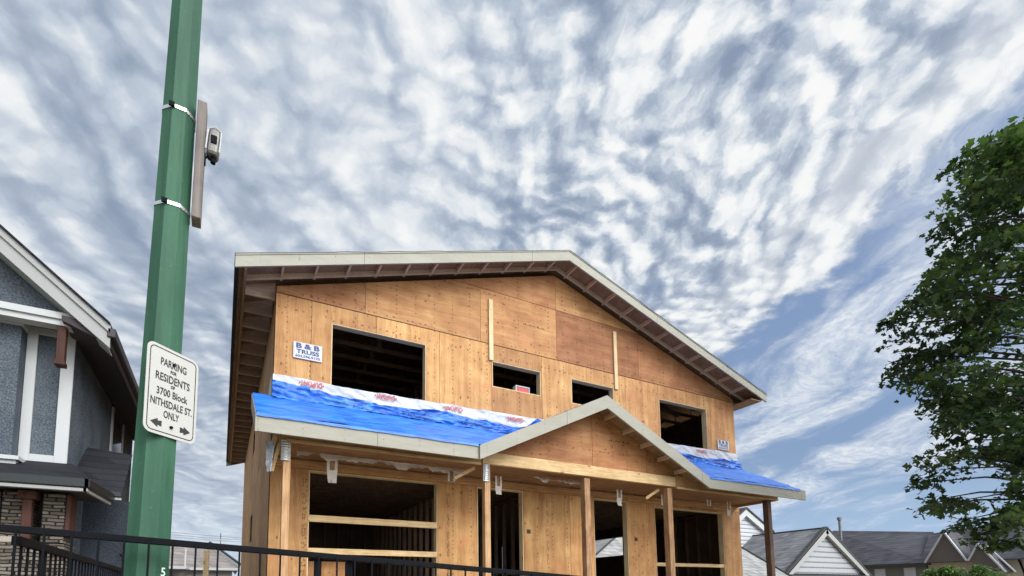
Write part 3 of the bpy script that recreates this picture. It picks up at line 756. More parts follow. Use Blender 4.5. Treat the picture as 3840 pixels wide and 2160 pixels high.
tb = thing('tool_case', 'small red case with white rim on the sill of the left small upper window', 'tool case', (5.18, .08, 6.002))
MB().box(5.02, 5.34, .03, .14, 6.015, 6.13).build('case_body', plain('red_plastic', (.40, .02, .03), .4, .1), tb, bevel=.004)
MB().box(5.0, 5.36, .02, .15, 6.131, 6.155).box(4.995, 5.018, .02, .15, 6.015, 6.13).box(5.342, 5.362, .02, .15, 6.015, 6.13).build('case_rim', TRIM, tb)
sh = MB().prism([(.70, .42, 1.3), (1.42, .42, 1.3), (1.42, .30, 2.17), (.70, .30, 2.17)], (0, .014, 0), 0, (.45, 0, .3)).build('plywood_sheet', PLY)
tag(sh, 'orange plywood sheet leaning inside the big ground floor window', 'plywood')
# scraps of wrap hanging below the porch beam
def scrap(x, zt_, w, hh, tongue, label):
    y = -.55
    r = thing('wrap_scrap', label, 'wrap scrap', (x, y, zt_), 'pale folded wrap scraps hanging under the porch ceiling')
    mb = MB(); j = lambda a, b: .008*fbm(a*9+x, b*9)
    for xa, xb in ((x, x+w*.27), (x+w*.73, x+w)):
        mb.grid(lambda a, b: (xa+(xb-xa)*a+j(a, b), y-.004+j(b, a), zt_-hh*b), 3, 8)
    mb.grid(lambda a, b: (x+w*a+(.16*w*b if a < .5 else -.06*w*b), y-.006+.02*math.sin(b*3)+j(a, b), zt_-hh-tongue*b), 6, 8)
    mb.build('film', WRAPO, r, smooth=True, fix=False)
    MB().grid(lambda a, b: (x+w*.30+w*.4*a, y+.012, zt_-hh*.92*b), 2, 2).build('dark_core', POSTR, r, fix=False)
for a in ((.85, 3.92, .18, .24, .22, 'longest folded wrap scrap over the top left of the big window'),
          (3.10, 3.92, .155, .22, .01, 'short square wrap scrap at the right end of the big window'),
          (4.13, 3.90, .15, .20, .17, 'wrap scrap beside the strapped second porch post'),
          (7.28, 3.90, .155, .19, .18, 'wrap scrap over the narrow doorway right of the middle post'),
          (8.66, 3.90, .17, .24, .02, 'narrow wrap scrap just left of the fourth porch post'),
          (10.25, 3.90, .15, .14, .02, 'smallest wrap scrap over the right ground floor window'),
          (11.0, 3.90, .15, .22, .16, 'rightmost wrap scrap near the end of the porch')):
    scrap(*a)
mb = MB()   # crumpled strip of film along the ceiling edge
def fs(a, b):
    x = .35+3.1*a; return (x, -.62-.03*b+.02*fbm(x*3, b), 3.93-.085*b*(1+1.2*fbm(x*2.6, 4.))+.01*fbm(x*11, b*3))
mb.grid(fs, 90, 5)
tag(mb.build('film_strip', WRAPO, None, smooth=True, fix=False), 'crumpled pale film strip running along the ceiling above the big window', 'film strip')
mb = MB(); 
def fs(a, b):
    x = 4.9+1.3*a; return (x, -.75-.12*b+.04*fbm(x*4, b), 3.91-.07*b*(1+1.2*fbm(x*3.6, 4.))+.02*fbm(x*11, b*3))
mb.grid(fs, 50, 6)
tag(mb.build('film_strip', WRAPO, None, smooth=True, fix=False), 'tangled film and insulation hanging under the gable beam near the middle post', 'film strip')
mb = MB()
def fs(a, b):
    z = 3.98-.52*b; w = .16*(1-.75*b*b)
    return (.0-.012-.03*math.sin(a*3), -1.25+w*a*2.2+.10*b, z+.02*fbm(a*6, b*6))
mb.grid(lambda a, b: (-.165+.03*b+.135*a*(1-.55*b)+.012*fbm(a*6, b*6), -1.06+.03*math.sin(a*5)+.03*fbm(a*4, b*5, 2.), 3.905-.46*b+.03*fbm(a*6, b*3)), 10, 14)
tag(mb.build('torn_wrap', WRAP, None, smooth=True, fix=False), 'torn silvery white wrap hanging at the left corner of the porch', 'torn wrap')

# ------------------------------------------------------------------ street pole, sign, board, camera
PX, PY = -1.055, -6.0
pole = thing('green_pole', 'tall tapered octagonal green steel street pole with the number 5', 'street pole', (PX, PY, 0))
PR = R(4)
def pcx(z): return -1.060+.0125*z
def prr(z): return .1180-.0073*z
def oct_ring(z, r): return [(pcx(z)+r*math.cos(k*math.pi/4+math.pi/8+PR), PY+r*math.sin(k*math.pi/4+math.pi/8+PR), z) for k in range(8)]
mb = MB(); zs = [-.01, 1, 2, 3, 4, 5, 6, 7.0, 8.0, 9]
for z in zs: mb.v += oct_ring(z, prr(z))
for i in range(len(zs)-1):
    for k in range(8): mb.f.append([i*8+k, i*8+(k+1) % 8, (i+1)*8+(k+1) % 8, (i+1)*8+k]); mb.mi.append(0); mb.tone.append(None)
mb.f.append(list(range(len(mb.v)-8, len(mb.v)))); mb.mi.append(0); mb.tone.append(None)
mb.build('pole_shaft', POLE, pole)
mb = MB(); fa = R(-41.); nrm = Vector((math.cos(fa), math.sin(fa), 0)); xd_ = Vector((-math.sin(fa), math.cos(fa), 0))
text_mb(mb, '5', .062, Vector((pcx(1.7), PY, 1.690))+nrm*(prr(1.7)*.9239+.0015)+xd_*.006, xd_, (0, 0, 1), 0, None, 0, .0012)
mb.build('number_plate', plain('pale_paint', (.62, .78, .66), .5, .05), pole)
# weathered board strapped to the pole
bd = thing('strapped_board', 'grey weathered timber strapped upright to the green pole with two steel bands', 'timber board', (-.90, PY, 3.68))
MB().beam((-.893, -6.045, 3.675), (-.888, -6.045, 4.385), .046, .095, (0, 1, 0)).build('board', GREYWD, bd, bevel=.003)
for z in (4.30, 3.72):
    mb = MB(); r_ = prr(z)+.004; N = 8
    for k in range(8):
        P = oct_ring(z, r_); a, b = Vector(P[k]), Vector(P[(k+1) % 8])
        mb.prism([a-Vector((0, 0, .010)), b-Vector((0, 0, .010)), b+Vector((0, 0, .010)), a+Vector((0, 0, .010))], (Vector((pcx(z), PY, z))-(a+b)/2).normalized()*.003)
    st = mb.build('steel_band', STEEL, bd)
    q = Vector(oct_ring(z, r_+.003)[5]); MB().box(q.x-.014, q.x+.014, q.y-.008, q.y+.004, z-.012, z+.012).build('band_clip', BLK, bd)
cm = thing('camera_box', 'small clear cased device on a curved arm fixed to the weathered board', 'camera', (-.82, PY-.05, 4.08))
ax = Vector((.012, 0, 1)).normalized()
def rbox(mb, c, hx, hy, z0, z1, n=20, p=4.):
    rows = [(z0, .80), (z0+.012, .97), (z0+.03, 1.), (z1-.03, 1.), (z1-.010, .95), (z1, .78)]
    b = len(mb.v)
    for z, k in rows:
        for i in range(n):
            a = 2*math.pi*i/n; ca_, sa_ = math.cos(a), math.sin(a); rr = (abs(ca_)**p+abs(sa_)**p)**(-1/p)
            mb.v.append((c[0]+hx*k*rr*ca_+(z-z0)*.07, c[1]+hy*k*rr*sa_, z))
    for j in range(len(rows)-1):
        for i in range(n): mb.f.append([b+j*n+i, b+j*n+(i+1) % n, b+(j+1)*n+(i+1) % n, b+(j+1)*n+i]); mb.mi.append(0); mb.tone.append(None)
    for q in (0, (len(rows)-1)*n): mb.f.append([b+q+i for i in range(n)]); mb.mi.append(0); mb.tone.append(None)
mb = MB(); rbox(mb, (-.828, -6.06), .033, .040, 4.085, 4.238); mb.build('case', PLASTG, cm, smooth=False)
mb = MB()
for sx_ in (-1, 1):
    mb.tube([(-.828+sx_*.034, -6.095, 4.10), (-.824+sx_*.035, -6.095, 4.16), (-.820+sx_*.033, -6.095, 4.225)], .004, 6)
mb.tube([(-.850, -6.095, 4.228), (-.818, -6.1, 4.242), (-.788, -6.095, 4.228)], .004, 6)
mb.build('case_edge', PLASTL, cm)
MB().box(-.838, -.806, -6.106, -6.098, 4.14, 4.19).build('lens_window', BLK, cm, bevel=.003)
MB().tube([(-.865, -6.06, 4.066), (-.852, -6.06, 4.082), (-.840, -6.06, 4.072), (-.826, -6.06, 4.066), (-.815, -6.06, 4.088)], .006, 8).tube([(-.824, -6.06, 4.052), (-.822, -6.06, 4.086)], .014, 10).box(-.868, -.860, -6.075, -6.045, 4.03, 4.09).build('arm', BLK, cm)
# parking sign
SH = .474; P0s = Vector((-1.070, -6.179, 0)); sdir = Vector((.743, .669, 0)); SWD = .2975
sn = Vector((sdir.y, -sdir.x, 0)); Zb = 2.415
sg_ = thing('parking_sign', 'white residents parking sign with black lettering bolted to the green pole', 'road sign', (P0s.x, P0s.y, Zb))
def sp(a, b, off=0.): return P0s + sdir*a*SWD + Vector((0, 0, Zb+b*SH)) + sn*off
def rrect(inset, r, n=6):
    w, h_ = SWD-2*inset, SH-2*inset; pts = []
    for cx_, cy_, a0 in ((w-r, r, -90), (w-r, h_-r, 0), (r, h_-r, 90), (r, r, 180)):
        for i in range(n+1):
            a = R(a0+90*i/n); pts.append(((inset+cx_+r*math.cos(a))/SWD, (inset+cy_+r*math.sin(a))/SH))
    return pts
MB().prism([sp(a, b) for a, b in rrect(0, .038)], -sn*.003).build('sign_plate', SIGNW, sg_)
mb = MB(); A1, B1 = rrect(.0145, .028), rrect(.0190, .0235); n = len(A1)
for i in range(n): mb.poly([sp(*A1[i], .0015), sp(*A1[(i+1) % n], .0015), sp(*B1[(i+1) % n], .0015), sp(*B1[i], .0015)])
def row(s, hgt, b, wid, a=.5, bold=.0010): text_mb(mb, s, hgt, sp(a, b, .0015), sdir, (0, 0, 1), 0, wid, 0, bold)
row('PARKING', .056, .785, .50*SWD); row('FOR', .025, .722, .12*SWD); row('RESIDENTS', .058, .610, .66*SWD); row('OF', .025, .556, .08*SWD)
row('3700 Block', .054, .448, .60*SWD); row('NITHSDALE ST.', .055, .322, .80*SWD, .50, .0010); row('ONLY', .054, .205, .30*SWD)
for a0, s_ in ((.115, 1), (.885, -1)):
    c = [(0, 0), (.10, .052), (.10, .024), (.155, .034), (.155, -.034), (.10, -.024), (.10, -.052)]
    mb.poly([sp(a0+x*s_*1.35, .125+y*.95, .0015) for x, y in c])
mb.build('lettering', INK, sg_)
mb = MB()
for b in (.115, .835): mb.tube([sp(.5, b, .0), sp(.5, b, .008)], .0085, 6)
mb.tube([sp(.5, .115, .006), sp(.5, .115, .014)], .005, 8); mb.tube([sp(.5, .115, -.02), sp(.5, .115, .001)], .005, 6)
mb.build('bolt', BLK, sg_)
MB().beam(sp(.5, .08, -.018), sp(.5, .9, -.018), .03, .028, sn).build('mounting_rail', GALV, sg_)

# ------------------------------------------------------------------ black steel fences
FY = -6.21
def frz(x): return 1.903-.0615*(x+1.51)
fn_ = thing('steel_fence', 'black steel picket fence panel crossing in front of the green pole', 'fence', (-1.55, FY, 0), 'black picket fence panels')
MB().hexa([(a, FY+o, frz(a)-c) for a, o, c in ((-2.1, -.015, .032), (3.2, -.015, .032), (3.2, .022, .032), (-2.1, .022, .032), (-2.1, -.015, 0), (3.2, -.015, 0), (3.2, .022, 0), (-2.1, .022, 0))]).build('top_rail', BLK, fn_, bevel=.003)
for i in range(48):
    x = -1.51+.1*i - .5*0
    if x > 3.2: break
    a = MB().box(x-.0045, x+.0045, FY-.024, FY-.0155, .12, frz(x)-.018); a.build('picket', BLK, fn_)
for x in (-2.0, -.205, -.03): MB().box(x-.018, x+.018, FY+.024, FY+.058, 0, frz(x)-.037).build('fence_post', BLK, fn_)
MB().box(-2.1, 3.2, FY-.015, FY+.022, .12, .155).build('bottom_rail', BLK, fn_)
f2 = thing('steel_fence', 'black picket fence panel running back toward the grey neighbouring house', 'fence', (-1.6, -6.1, 0), 'black picket fence panels')
def sz(y): return 1.865-.0*(y+6.1)
MB().beam((-1.535, -6.13, 1.845), (-1.66, -1.9, 1.845), .036, .040).build('top_rail', BLK, f2, bevel=.003)
for i in range(40):
    y = -6.05+.105*i; x = -1.535-.0296*(y+6.13); MB().box(x-.005, x+.005, y-.005, y+.005, .12, 1.826).build('picket', BLK, f2)

# ------------------------------------------------------------------ neighbour on the left
nb = thing('grey_stucco_house', 'dark blue grey stucco house with white trimmed gable and stone porch on the left', 'house', (-4, -1, 0))
def nrz(x): return 5.98 + (-3.23-x)*.842    # top of the rake at Y=-1.6
NRX = -5.6
wallpts = lambda y, x1: [(-9, y, 0), (x1, y, 0), (x1, y, nrz(x1)-.35), (NRX, y, nrz(NRX)-.35), (-9, y, nrz(NRX)-.35-(9+NRX)*.842)]
MB().prism([(-9, -1.0, 0), (-2.57, -1.0, 0), (-2.57, -1.0, 5.06), (-9, -1.0, 5.06)], (0, 4.9, 0)).build('main_wall', STUC, nb)
MB().prism([(-8.6, -1.30, 5.12), (-2.55, -1.30, 5.12), (NRX, -1.30, nrz(NRX)-.33)], (0, 3, 0)).build('gable_wall', STUC, nb)
MB().box(-9, -3.065, -1.22, -1.003, 3.0, 4.96).build('bay_wall', STUC, nb)
MB().box(-9, -3.04, -1.26, -1.003, 4.962, 5.075).build('bay_trim', TRIM, nb)
MB().box(-9, -3.02, -1.27, -1.003, 3.09, 3.17).box(-9, -2.99, -1.31, -1.003, 3.172, 3.225).box(-9, -2.955, -1.35, -1.003, 3.227, 3.275).build('bay_base_trim', TRIM, nb)
MB().box(-9, -2.36, -1.44, -1.28, 4.970, 5.04).box(-9, -2.30, -1.47, -1.28, 5.042, 5.125).build('frieze_band', TRIM, nb)
# rake: two step fascia, shingle edge
xe = -2.085
for (y, t0, t1, w) in ((-1.60, .0, .095, .05), (-1.575, .097, .285, .05)):
    MB().prism([(NRX, y, nrz(NRX)-t0), (xe, y, nrz(xe)-t0), (xe, y, nrz(xe)-t1), (NRX, y, nrz(NRX)-t1)], (0, w, 0)).build('rake_board', TRIMG, nb)
nr = MB()
nr.prism([(NRX, -1.63, nrz(NRX)+.03), (xe-.0, -1.63, nrz(xe)+.03), (xe, -1.63, nrz(xe)+.005), (NRX, -1.63, nrz(NRX)+.005)], (0, 5.6, 0))
nr.prism([(NRX, -1.63, nrz(NRX)+.03), (-9.1, -1.63, nrz(NRX)-3.5*.842+.03), (-9.1, -1.63, nrz(NRX)-3.5*.842), (NRX, -1.63, nrz(NRX)+.0)], (0, 5.6, 0))
nro = nr.build('roof', SHD, nb)
MB().prism([(xe, -1.53, nrz(xe)-.03), (xe-.02, -1.53, nrz(xe)-.22), (-2.60, -1.53, 5.0), (-2.60, -1.53, 5.07)], (0, 5.4, 0)).build('eave_soffit', SOFD, nb)
MB().box(xe-.03, xe+.06, -1.60, 3.9, nrz(xe)-.15, nrz(xe)-.03).box(xe-.03, xe-.0, -1.55, 3.9, nrz(xe)-.24, nrz(xe)-.152).build('gutter', plain('dark_gutter', (.028, .025, .03), .45, .2, 5.), nb, bevel=.01)
MB().prism([(NRX, -1.52, nrz(NRX)-.26), (xe-.02, -1.52, nrz(xe)-.26), (xe-.02, -1.52, nrz(xe)-.28), (NRX, -1.52, nrz(NRX)-.28)], (0, .24, 0)).build('rake_soffit', TRIMG, nb)
# framed stucco panel
MB().box(-3.06, -2.95, -1.035, -1.003, 3.29, 5.07).box(-2.70, -2.56, -1.035, -1.003, 3.29, 5.07).box(-2.95, -2.70, -1.034, -1.003, 3.29, 3.385).box(-2.95, -2.70, -1.034, -1.003, 4.98, 5.07).build('panel_frame', TRIM, nb, bevel=.004)
MB().box(-2.66, -2.57, -1.43, -1.33, 4.52, 4.965).box(-2.67, -2.56, -1.45, -1.31, 4.46, 4.519).build('knee_bracket', BROWN, nb, bevel=.006)
# side window
MB().box(-2.57, -2.545, 1.55, 1.64, 4.10, 4.95).box(-2.57, -2.545, 2.60, 2.68, 4.10, 4.95).box(-2.57, -2.545, 1.64, 2.60, 4.10, 4.17).build('window_frame', TRIM, nb)
MB().box(-2.57, -2.54, 1.50, 2.72, 4.951, 5.03).build('window_header', BROWN, nb)
MB().box(-2.57, -2.556, 1.641, 2.599, 4.171, 4.95).build('window_glass', GLASS, nb)
# lower porch roofs
MB().prism([(-3.0, -1.02, 3.30), (-2.50, -1.02, 3.30), (-2.13, -1.92, 2.93), (-3.4, -1.92, 2.93)], (0, 0, -.03)).build('porch_roof', SHD, nb)
MB().prism([(-9, -1.02, 3.095), (-3.38, -1.02, 3.095), (-3.38, -1.92, 2.93), (-9, -1.92, 2.93)], (0, 0, -.03)).build('porch_roof', SHD, nb)
MB().prism([(-2.50, -1.02, 3.30), (-2.50, -.6, 3.30), (-2.1, -.8, 2.93), (-2.13, -1.92, 2.93)], (0, 0, -.03)).build('porch_roof', SHD, nb)
MB().prism([(-2.56, .0, 3.79), (-2.0, .0, 3.74), (-1.95, -.95, 2.98), (-2.42, -.95, 2.98), (-2.66, -.95, 2.99)], (0, .03, 0)).build('side_roof', SHD, nb)
GU = plain('charcoal_gutter', (.012, .015, .017), .4, .2, 5.)
MB().box(-9, -2.11, -1.99, -1.92, 2.83, 2.945).prism([(-2.11, -1.99, 2.83), (-2.11, -1.99, 2.945), (-2.02, -1.0, 2.945), (-2.02, -1.0, 2.83)], (-.06, 0, 0)).box(-2.40, -1.94, -1.02, -.95, 2.90, 2.985).build('porch_gutter', GU, nb, bevel=.012)
MB().box(-9, -2.13, -1.97, -1.90, 2.790, 2.826).prism([(-2.14, -1.97, 2.79), (-2.14, -1.97, 2.826), (-2.06, -1.0, 2.826), (-2.06, -1.0, 2.79)], (-.03, 0, 0)).box(-2.36, -1.95, -1.0, -.96, 2.865, 2.896).build('soffit_trim', TRIMG, nb)
MB().box(-9, -2.17, -1.90, -1.0, 2.82, 2.84).build('porch_soffit', SOFD, nb)
for a in ((-2.99, -2.735, -1.62, -1.25, 2.20, 2.80), (-2.62, -2.41, -1.62, -1.25, 2.20, 2.80)): MB().box(*a).build('stone_column', STONE, nb, bevel=.01)
MB().box(-3.02, -2.38, -1.66, -1.2, 0, 2.19).build('stone_base', STONE, nb, bevel=.01)
MB().box(-3.03, -2.76, -1.67, -1.21, 2.191, 2.26).build('stone_cap', plain('stone_cap_rock', (.34, .31, .26), .9, .25, 12., 0, .01), nb, bevel=.01)
MB().box(-2.79, -2.70, -1.68, -1.60, 2.195, 2.79).box(-2.83, -2.66, -1.72, -1.60, 2.70, 2.80).box(-2.405, -2.36, -1.60, -1.3, 2.3, 2.80).build('timber_post', BROWN, nb, bevel=.005)
MB().box(-9, -3.03, -1.52, -1.001, 0, 2.80).build('lower_wall', STUC, nb)
MB().box(-3.06, -3.03, -1.58, -1.53, 0, 2.79).build('corner_trim', TRIM, nb)
NAVYW = make_stucco('dark_navy_stucco', (.022, .028, .040), (.050, .060, .078))
MB().box(-2.568, -1.98, .0, 3, 0, 3.0).build('rear_wing_wall', NAVYW, nb)
MB().beam((-2.06, -.03, 2.22), (-1.93, -.03, 2.10), .03, .035, (0, 1, 0)).build('stair_rail', BROWN, nb)
gt = thing('wooden_gate', 'reddish brown plank gate beside the stone porch base', 'gate', (-2.2, -1.4, 0))
for i in range(4): MB().box(-2.36+i*.075, -2.292+i*.075, -1.42, -1.39, .1, 1.80-.02*i).build('plank', make_lumber('red_plank', (.16, .055, .03), (.26, .10, .055), 'z', False) if i == 0 else bpy.data.materials['red_plank'], gt)
MB().box(-2.37, -2.06, -1.39, -1.36, 1.4, 1.48).build('cross_rail', bpy.data.materials['red_plank'], gt)

# ------------------------------------------------------------------ far background, left gap
hd = thing('bungalow', 'low bungalow with mottled brown roof seen in the gap between the two houses', 'house', (-3, 26, 0))
MB().prism([(-9, 24, 3.10), (.24, 24, 3.10), (-1.5, 27.5, 4.75), (-9, 27.5, 4.75)], (0, 0, -.05)).prism([(-1.5, 27.5, 4.75), (.24, 24, 3.10), (.3, 34, 3.10), (-1.5, 30, 4.75)], (0, 0, -.05)).build('roof', SHB, hd)
MB().prism([(.24, 23.95, 3.24), (-1.5, 27.45, 4.90), (-1.5, 27.45, 4.78), (.24, 23.95, 3.10)], (.12, .02, 0)).build('rake_board', TRIM, hd)
MB().prism([(.30, 23.93, 3.36), (-1.5, 27.45, 4.98), (-1.5, 27.45, 4.91), (.30, 23.93, 3.27)], (.12, .02, 0)).build('roof_edge', FELT, hd)
MB().box(-2.5, .26, 23.86, 24.0, 2.96, 3.10).box(-9, -2.55, 22.9, 23.05, 3.0, 3.12).prism([(-2.55, 22.9, 3.0), (-2.55, 22.9, 3.12), (-2.42, 23.9, 3.10), (-2.42, 23.9, 2.98)], (.1, 0, 0)).build('gutter', TRIM, hd)
MB().box(-9, -2.6, 23.05, 24, 3.12, 3.16).build('porch_roof', SHB, hd)
MB().box(-2.62, -2.54, 23.8, 23.88, 3.13, 4.2).build('downspout', TRIM, hd)
MB().box(-8.5, -.1, 24.3, 34, 0, 3.02).build('wall', plain('grey_wall', (.22, .21, .21), .8, .1, 2.), hd)
pst = MB().box(-1.045, -.935, 3.0, 3.09, 0, 2.52).build('timber_post', LUMp); tag(pst, 'single pale timber post standing in the gap between the two houses', 'post')
for i, (zl, zr, lb) in enumerate(((8.93, 8.58, 'topmost overhead wire in the gap between the two houses'), (8.62, 8.34, 'middle overhead wire in the gap between the two houses'), (8.36, 8.08, 'lowest overhead wire in the gap between the two houses'))):
    sl = (zr-zl)/7.1
    w = MB().tube([(-30, 60, zl-sl*24), (-5.95, 60, zl), (-2.4, 60, (zl+zr)/2-.05), (1.14, 60, zr), (30, 60, zr+sl*28)], .016, 5).build('overhead_wire', BLK); tag(w, lb, 'wire', 'overhead wires')
up_ = thing('utility_pole', 'distant utility pole top under the overhead wires', 'utility pole', (-.93, 60.2, 0))
MB().tube([(-.93, 60.2, 0), (-.93, 60.2, 9.1)], .045, 8).build('mast', BARK, up_)
MB().box(-1.02, -.84, 60.1, 60.3, 8.05, 8.4).build('transformer', TRIMG, up_)

# ------------------------------------------------------------------ houses on the right
h1 = thing('hip_roof_house', 'next door house with light grey hip roof seen past the right porch post', 'house', (21, 10, 0))
rp, lp = Vector((27.43, 12, 5.07)), Vector((19.89, 12, 5.29))
MB().prism([(12.95, 8.4, 2.25), (28.4, 8, 2.12), rp, lp], (0, 0, -.05)).prism([(28.4, 8, 2.12), (29.5, 20, 2.12), rp], (0, 0, -.05)).prism([(12.95, 8.4, 2.25), lp, (13.5, 20, 2.2)], (0, 0, -.05)).prism([rp, lp, (13.5, 20, 2.2), (29.5, 20, 2.12)], (0, 0, -.05)).build('roof', SHL, h1)
MB().tube([rp+Vector((.02, 0, .04)), (28.42, 7.98, 2.17)], .05, 5).build('hip_cap', FELT, h1); MB().tube([lp+Vector((0, 0, .04)), (12.95, 8.4, 2.28)], .05, 5).build('hip_cap', FELT, h1)
MB().box(14, 27.6, 8.6, 19.6, 0, 2.1).build('wall', BEIGE, h1)
h2 = thing('pediment_gable_house', 'house with a white slatted triangular gable and mottled grey roof on the right', 'house', (43, 16, 0))
ap = Vector((42.95, 14, 6.60)); gl_, gr_ = Vector((37.4, 14, 2.82)), Vector((48.9, 14, 2.82))
dz_ = (ap.z-gl_.z)/(ap.x-gl_.x)
MB().prism([ap, gl_+Vector((-.6, 0, -.6*dz_)), gl_+Vector((-.6, 14, -.6*dz_)), (43, 28, 6.6)], (0, 0, -.08)).prism([ap, gr_+Vector((.3, 0, -.3*dz_)), gr_+Vector((.3, 14, -.3*dz_)), (43, 28, 6.6)], (0, 0, -.08)).build('roof', SHG, h2)
MB().tube([ap+Vector((0, 0, .03)), (43, 28, 6.63)], .07, 5).build('ridge_cap', FELT, h2)
MB().prism([(38.2, 14.3, 2.9), (48.1, 14.3, 2.9), (42.95, 14.3, 6.2)], (0, .2, 0)).build('gable_siding', SID, h2)
for e, s_ in ((gl_, 1), (gr_, -1)):
    dr = (ap-e).normalized(); nn = Vector((dr.z*s_, 0, -dr.x*s_))
    if nn.z > 0: nn = -nn
    MB().prism([e, ap, ap+nn*.38+Vector((0, 0, -.12)), e+nn*.38+Vector((s_*.0, 0, 0))], (0, .25, 0)).build('rake_board', TRIMG, h2)
    MB().prism([e-nn*.14, ap-nn*.14, ap-nn*.002, e-nn*.002], (0, .30, 0)).build('roof_edge', FELT, h2)
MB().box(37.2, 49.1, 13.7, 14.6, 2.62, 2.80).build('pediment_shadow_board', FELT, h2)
MB().box(37.8, 48.6, 14.5, 27, 0, 2.6).build('wall', BEIGE, h2)
# taller cross gable rising behind
MB().prism([(33.5, 20, 4.0), (50.2, 20, 4.0), (41.85, 20, 8.95)], (0, .3, 0)).build('upper_gable_siding', SIDS, h2) if False else None
c0 = Vector((41.83, 20, 8.98)); er = Vector((45.45, 20, 7.22-.35)); 
MB().prism([(36, 20.3, 4), (41.83, 20.3, 8.55), (45.1, 20.3, 6.75), (45.1, 20.3, 4)], (0, .3, 0)).build('upper_gable_siding', SIDS, h2)
for e, tx in ((Vector((45.6, 20, 6.98)), 1), (Vector((36, 20, 5.2)), -1)):
    MB().prism([c0, e, e+Vector((0, 0, -.62)), c0+Vector((0, 0, -.62))], (0, .3, 0)).build('rake_board', TRIM, h2)
    MB().prism([c0+Vector((0, -.1, .16)), e+Vector((0, -.1, .16)), e+Vector((0, -.1, .01)), c0+Vector((0, -.1, .01))], (0, 7, 0)).build('roof_edge', FELT, h2)
# dark roofed row
h3 = thing('dark_roof_house', 'dark charcoal roofed house behind with a metal flue pipe', 'house', (62, 18, 0))
X3 = 58
MB().prism([(X3-.6, 24, 4.15), (X3-.6, 13.2, 4.10), (X3+5, 14.9, 7.35), (X3+5, 24, 8.5)], (0, 0, -.1)).prism([(X3+5, 14.9, 7.35), (X3+5, 24, 8.5), (X3+14, 24, 4)], (0, 0, -.1)).build('roof', SHK, h3)
MB().box(X3, X3+9, 13.8, 24, 0, 4.05).build('wall', plain('taupe_siding', (.13, .125, .11), .8, .15, 1.5), h3)
MB().box(X3-.66, X3-.55, 13.2, 24, 3.85, 4.09).build('eave_fascia', FELT, h3)
for ya in (17.0, 14.6): MB().box(X3-.05, X3, ya, ya+.9, 2.4, 3.7).build('window_frame', TRIM, h3)
MB().tube([(X3, 20.7, 6.8), (X3, 20.7, 9.0)], .13, 12).tube([(X3, 20.7, 9.0), (X3, 20.7, 9.3)], .22, 12).build('flue_pipe', plain('dull_flue', (.16, .165, .17), .6, .3, 8., .3), h3)
h4 = thing('twin_gable_house', 'dark roofed townhouse with two narrow white edged gables behind the shrub', 'house', (60, 9, 0))
MB().prism([(X3-.5, 14.0, 4.12), (X3-.5, 6.6, 4.12), (X3+3.2, 7.2, 6.3), (X3+4, 9.2, 7.55), (X3+4, 14.9, 7.10)], (0, 0, -.1)).prism([(X3-.5, 6.6, 4.12), (X3-.5, 3, 4.3), (X3+4, 2, 5.2), (X3+3.2, 7.2, 6.3)], (0, 0, -.1)).build('roof', SHK, h4)
MB().box(X3+.1, X3+9, 2, 13.7, 0, 4.1).build('wall', BEIGE, h4)
for (ya, yp, yb, zp, zb, lb) in ((13.35, 11.83, 10.50, 6.70, 4.05, 0), (10.3, 9.7, 8.2, 5.45, 3.0, 1)):
    XX = X3-1.2
    gt_ = Vector((XX, yp, zp)); A_2, B_2 = Vector((XX, ya, zb)), Vector((XX, yb, zb))
    if lb: A_2 = Vector((XX, 10.42, 4.05))
    MB().prism([gt_-Vector((0, 0, .15)), A_2, B_2], (.1, 0, 0)).build('gable_panel', plain('dormer_panel%d' % lb, (.10, .085, .08), .8, .1, 2.), h4)
    for e in (A_2, B_2):
        dr = (e-gt_).normalized()
        MB().beam(gt_-Vector((.12, 0, 0)), e-Vector((.12, 0, 0)), .10, .22, (1, 0, 0)).build('gable_board', TRIM, h4)
        if e is B_2 and lb: MB().beam(gt_-Vector((.12, .55, .25)), e-Vector((.12, .55, .0)), .09, .14, (1, 0, 0)).build('gable_board', TRIM, h4)
    MB().prism([gt_, A_2, A_2+Vector((3, 0, 0)), gt_+Vector((3, 0, 0))], (0, 0, .05)).prism([gt_, B_2, B_2+Vector((3, 0, 0)), gt_+Vector((3, 0, 0))], (0, 0, .05)).build('gable_roof', SHK, h4)
MB().box(X3-1., X3+.1, 8.6, 10.0, 3.4, 3.6).box(X3-1., X3+.1, 8.5, 10.2, 2.9, 3.1).build('balcony_trim', TRIM, h4)
MB().tube([(X3-.1, 7.75, 4.1), (X3-.1, 7.5, 2.9), (X3-.1, 7.55, 0)], .07, 6).build('downspout', BLK, h4)

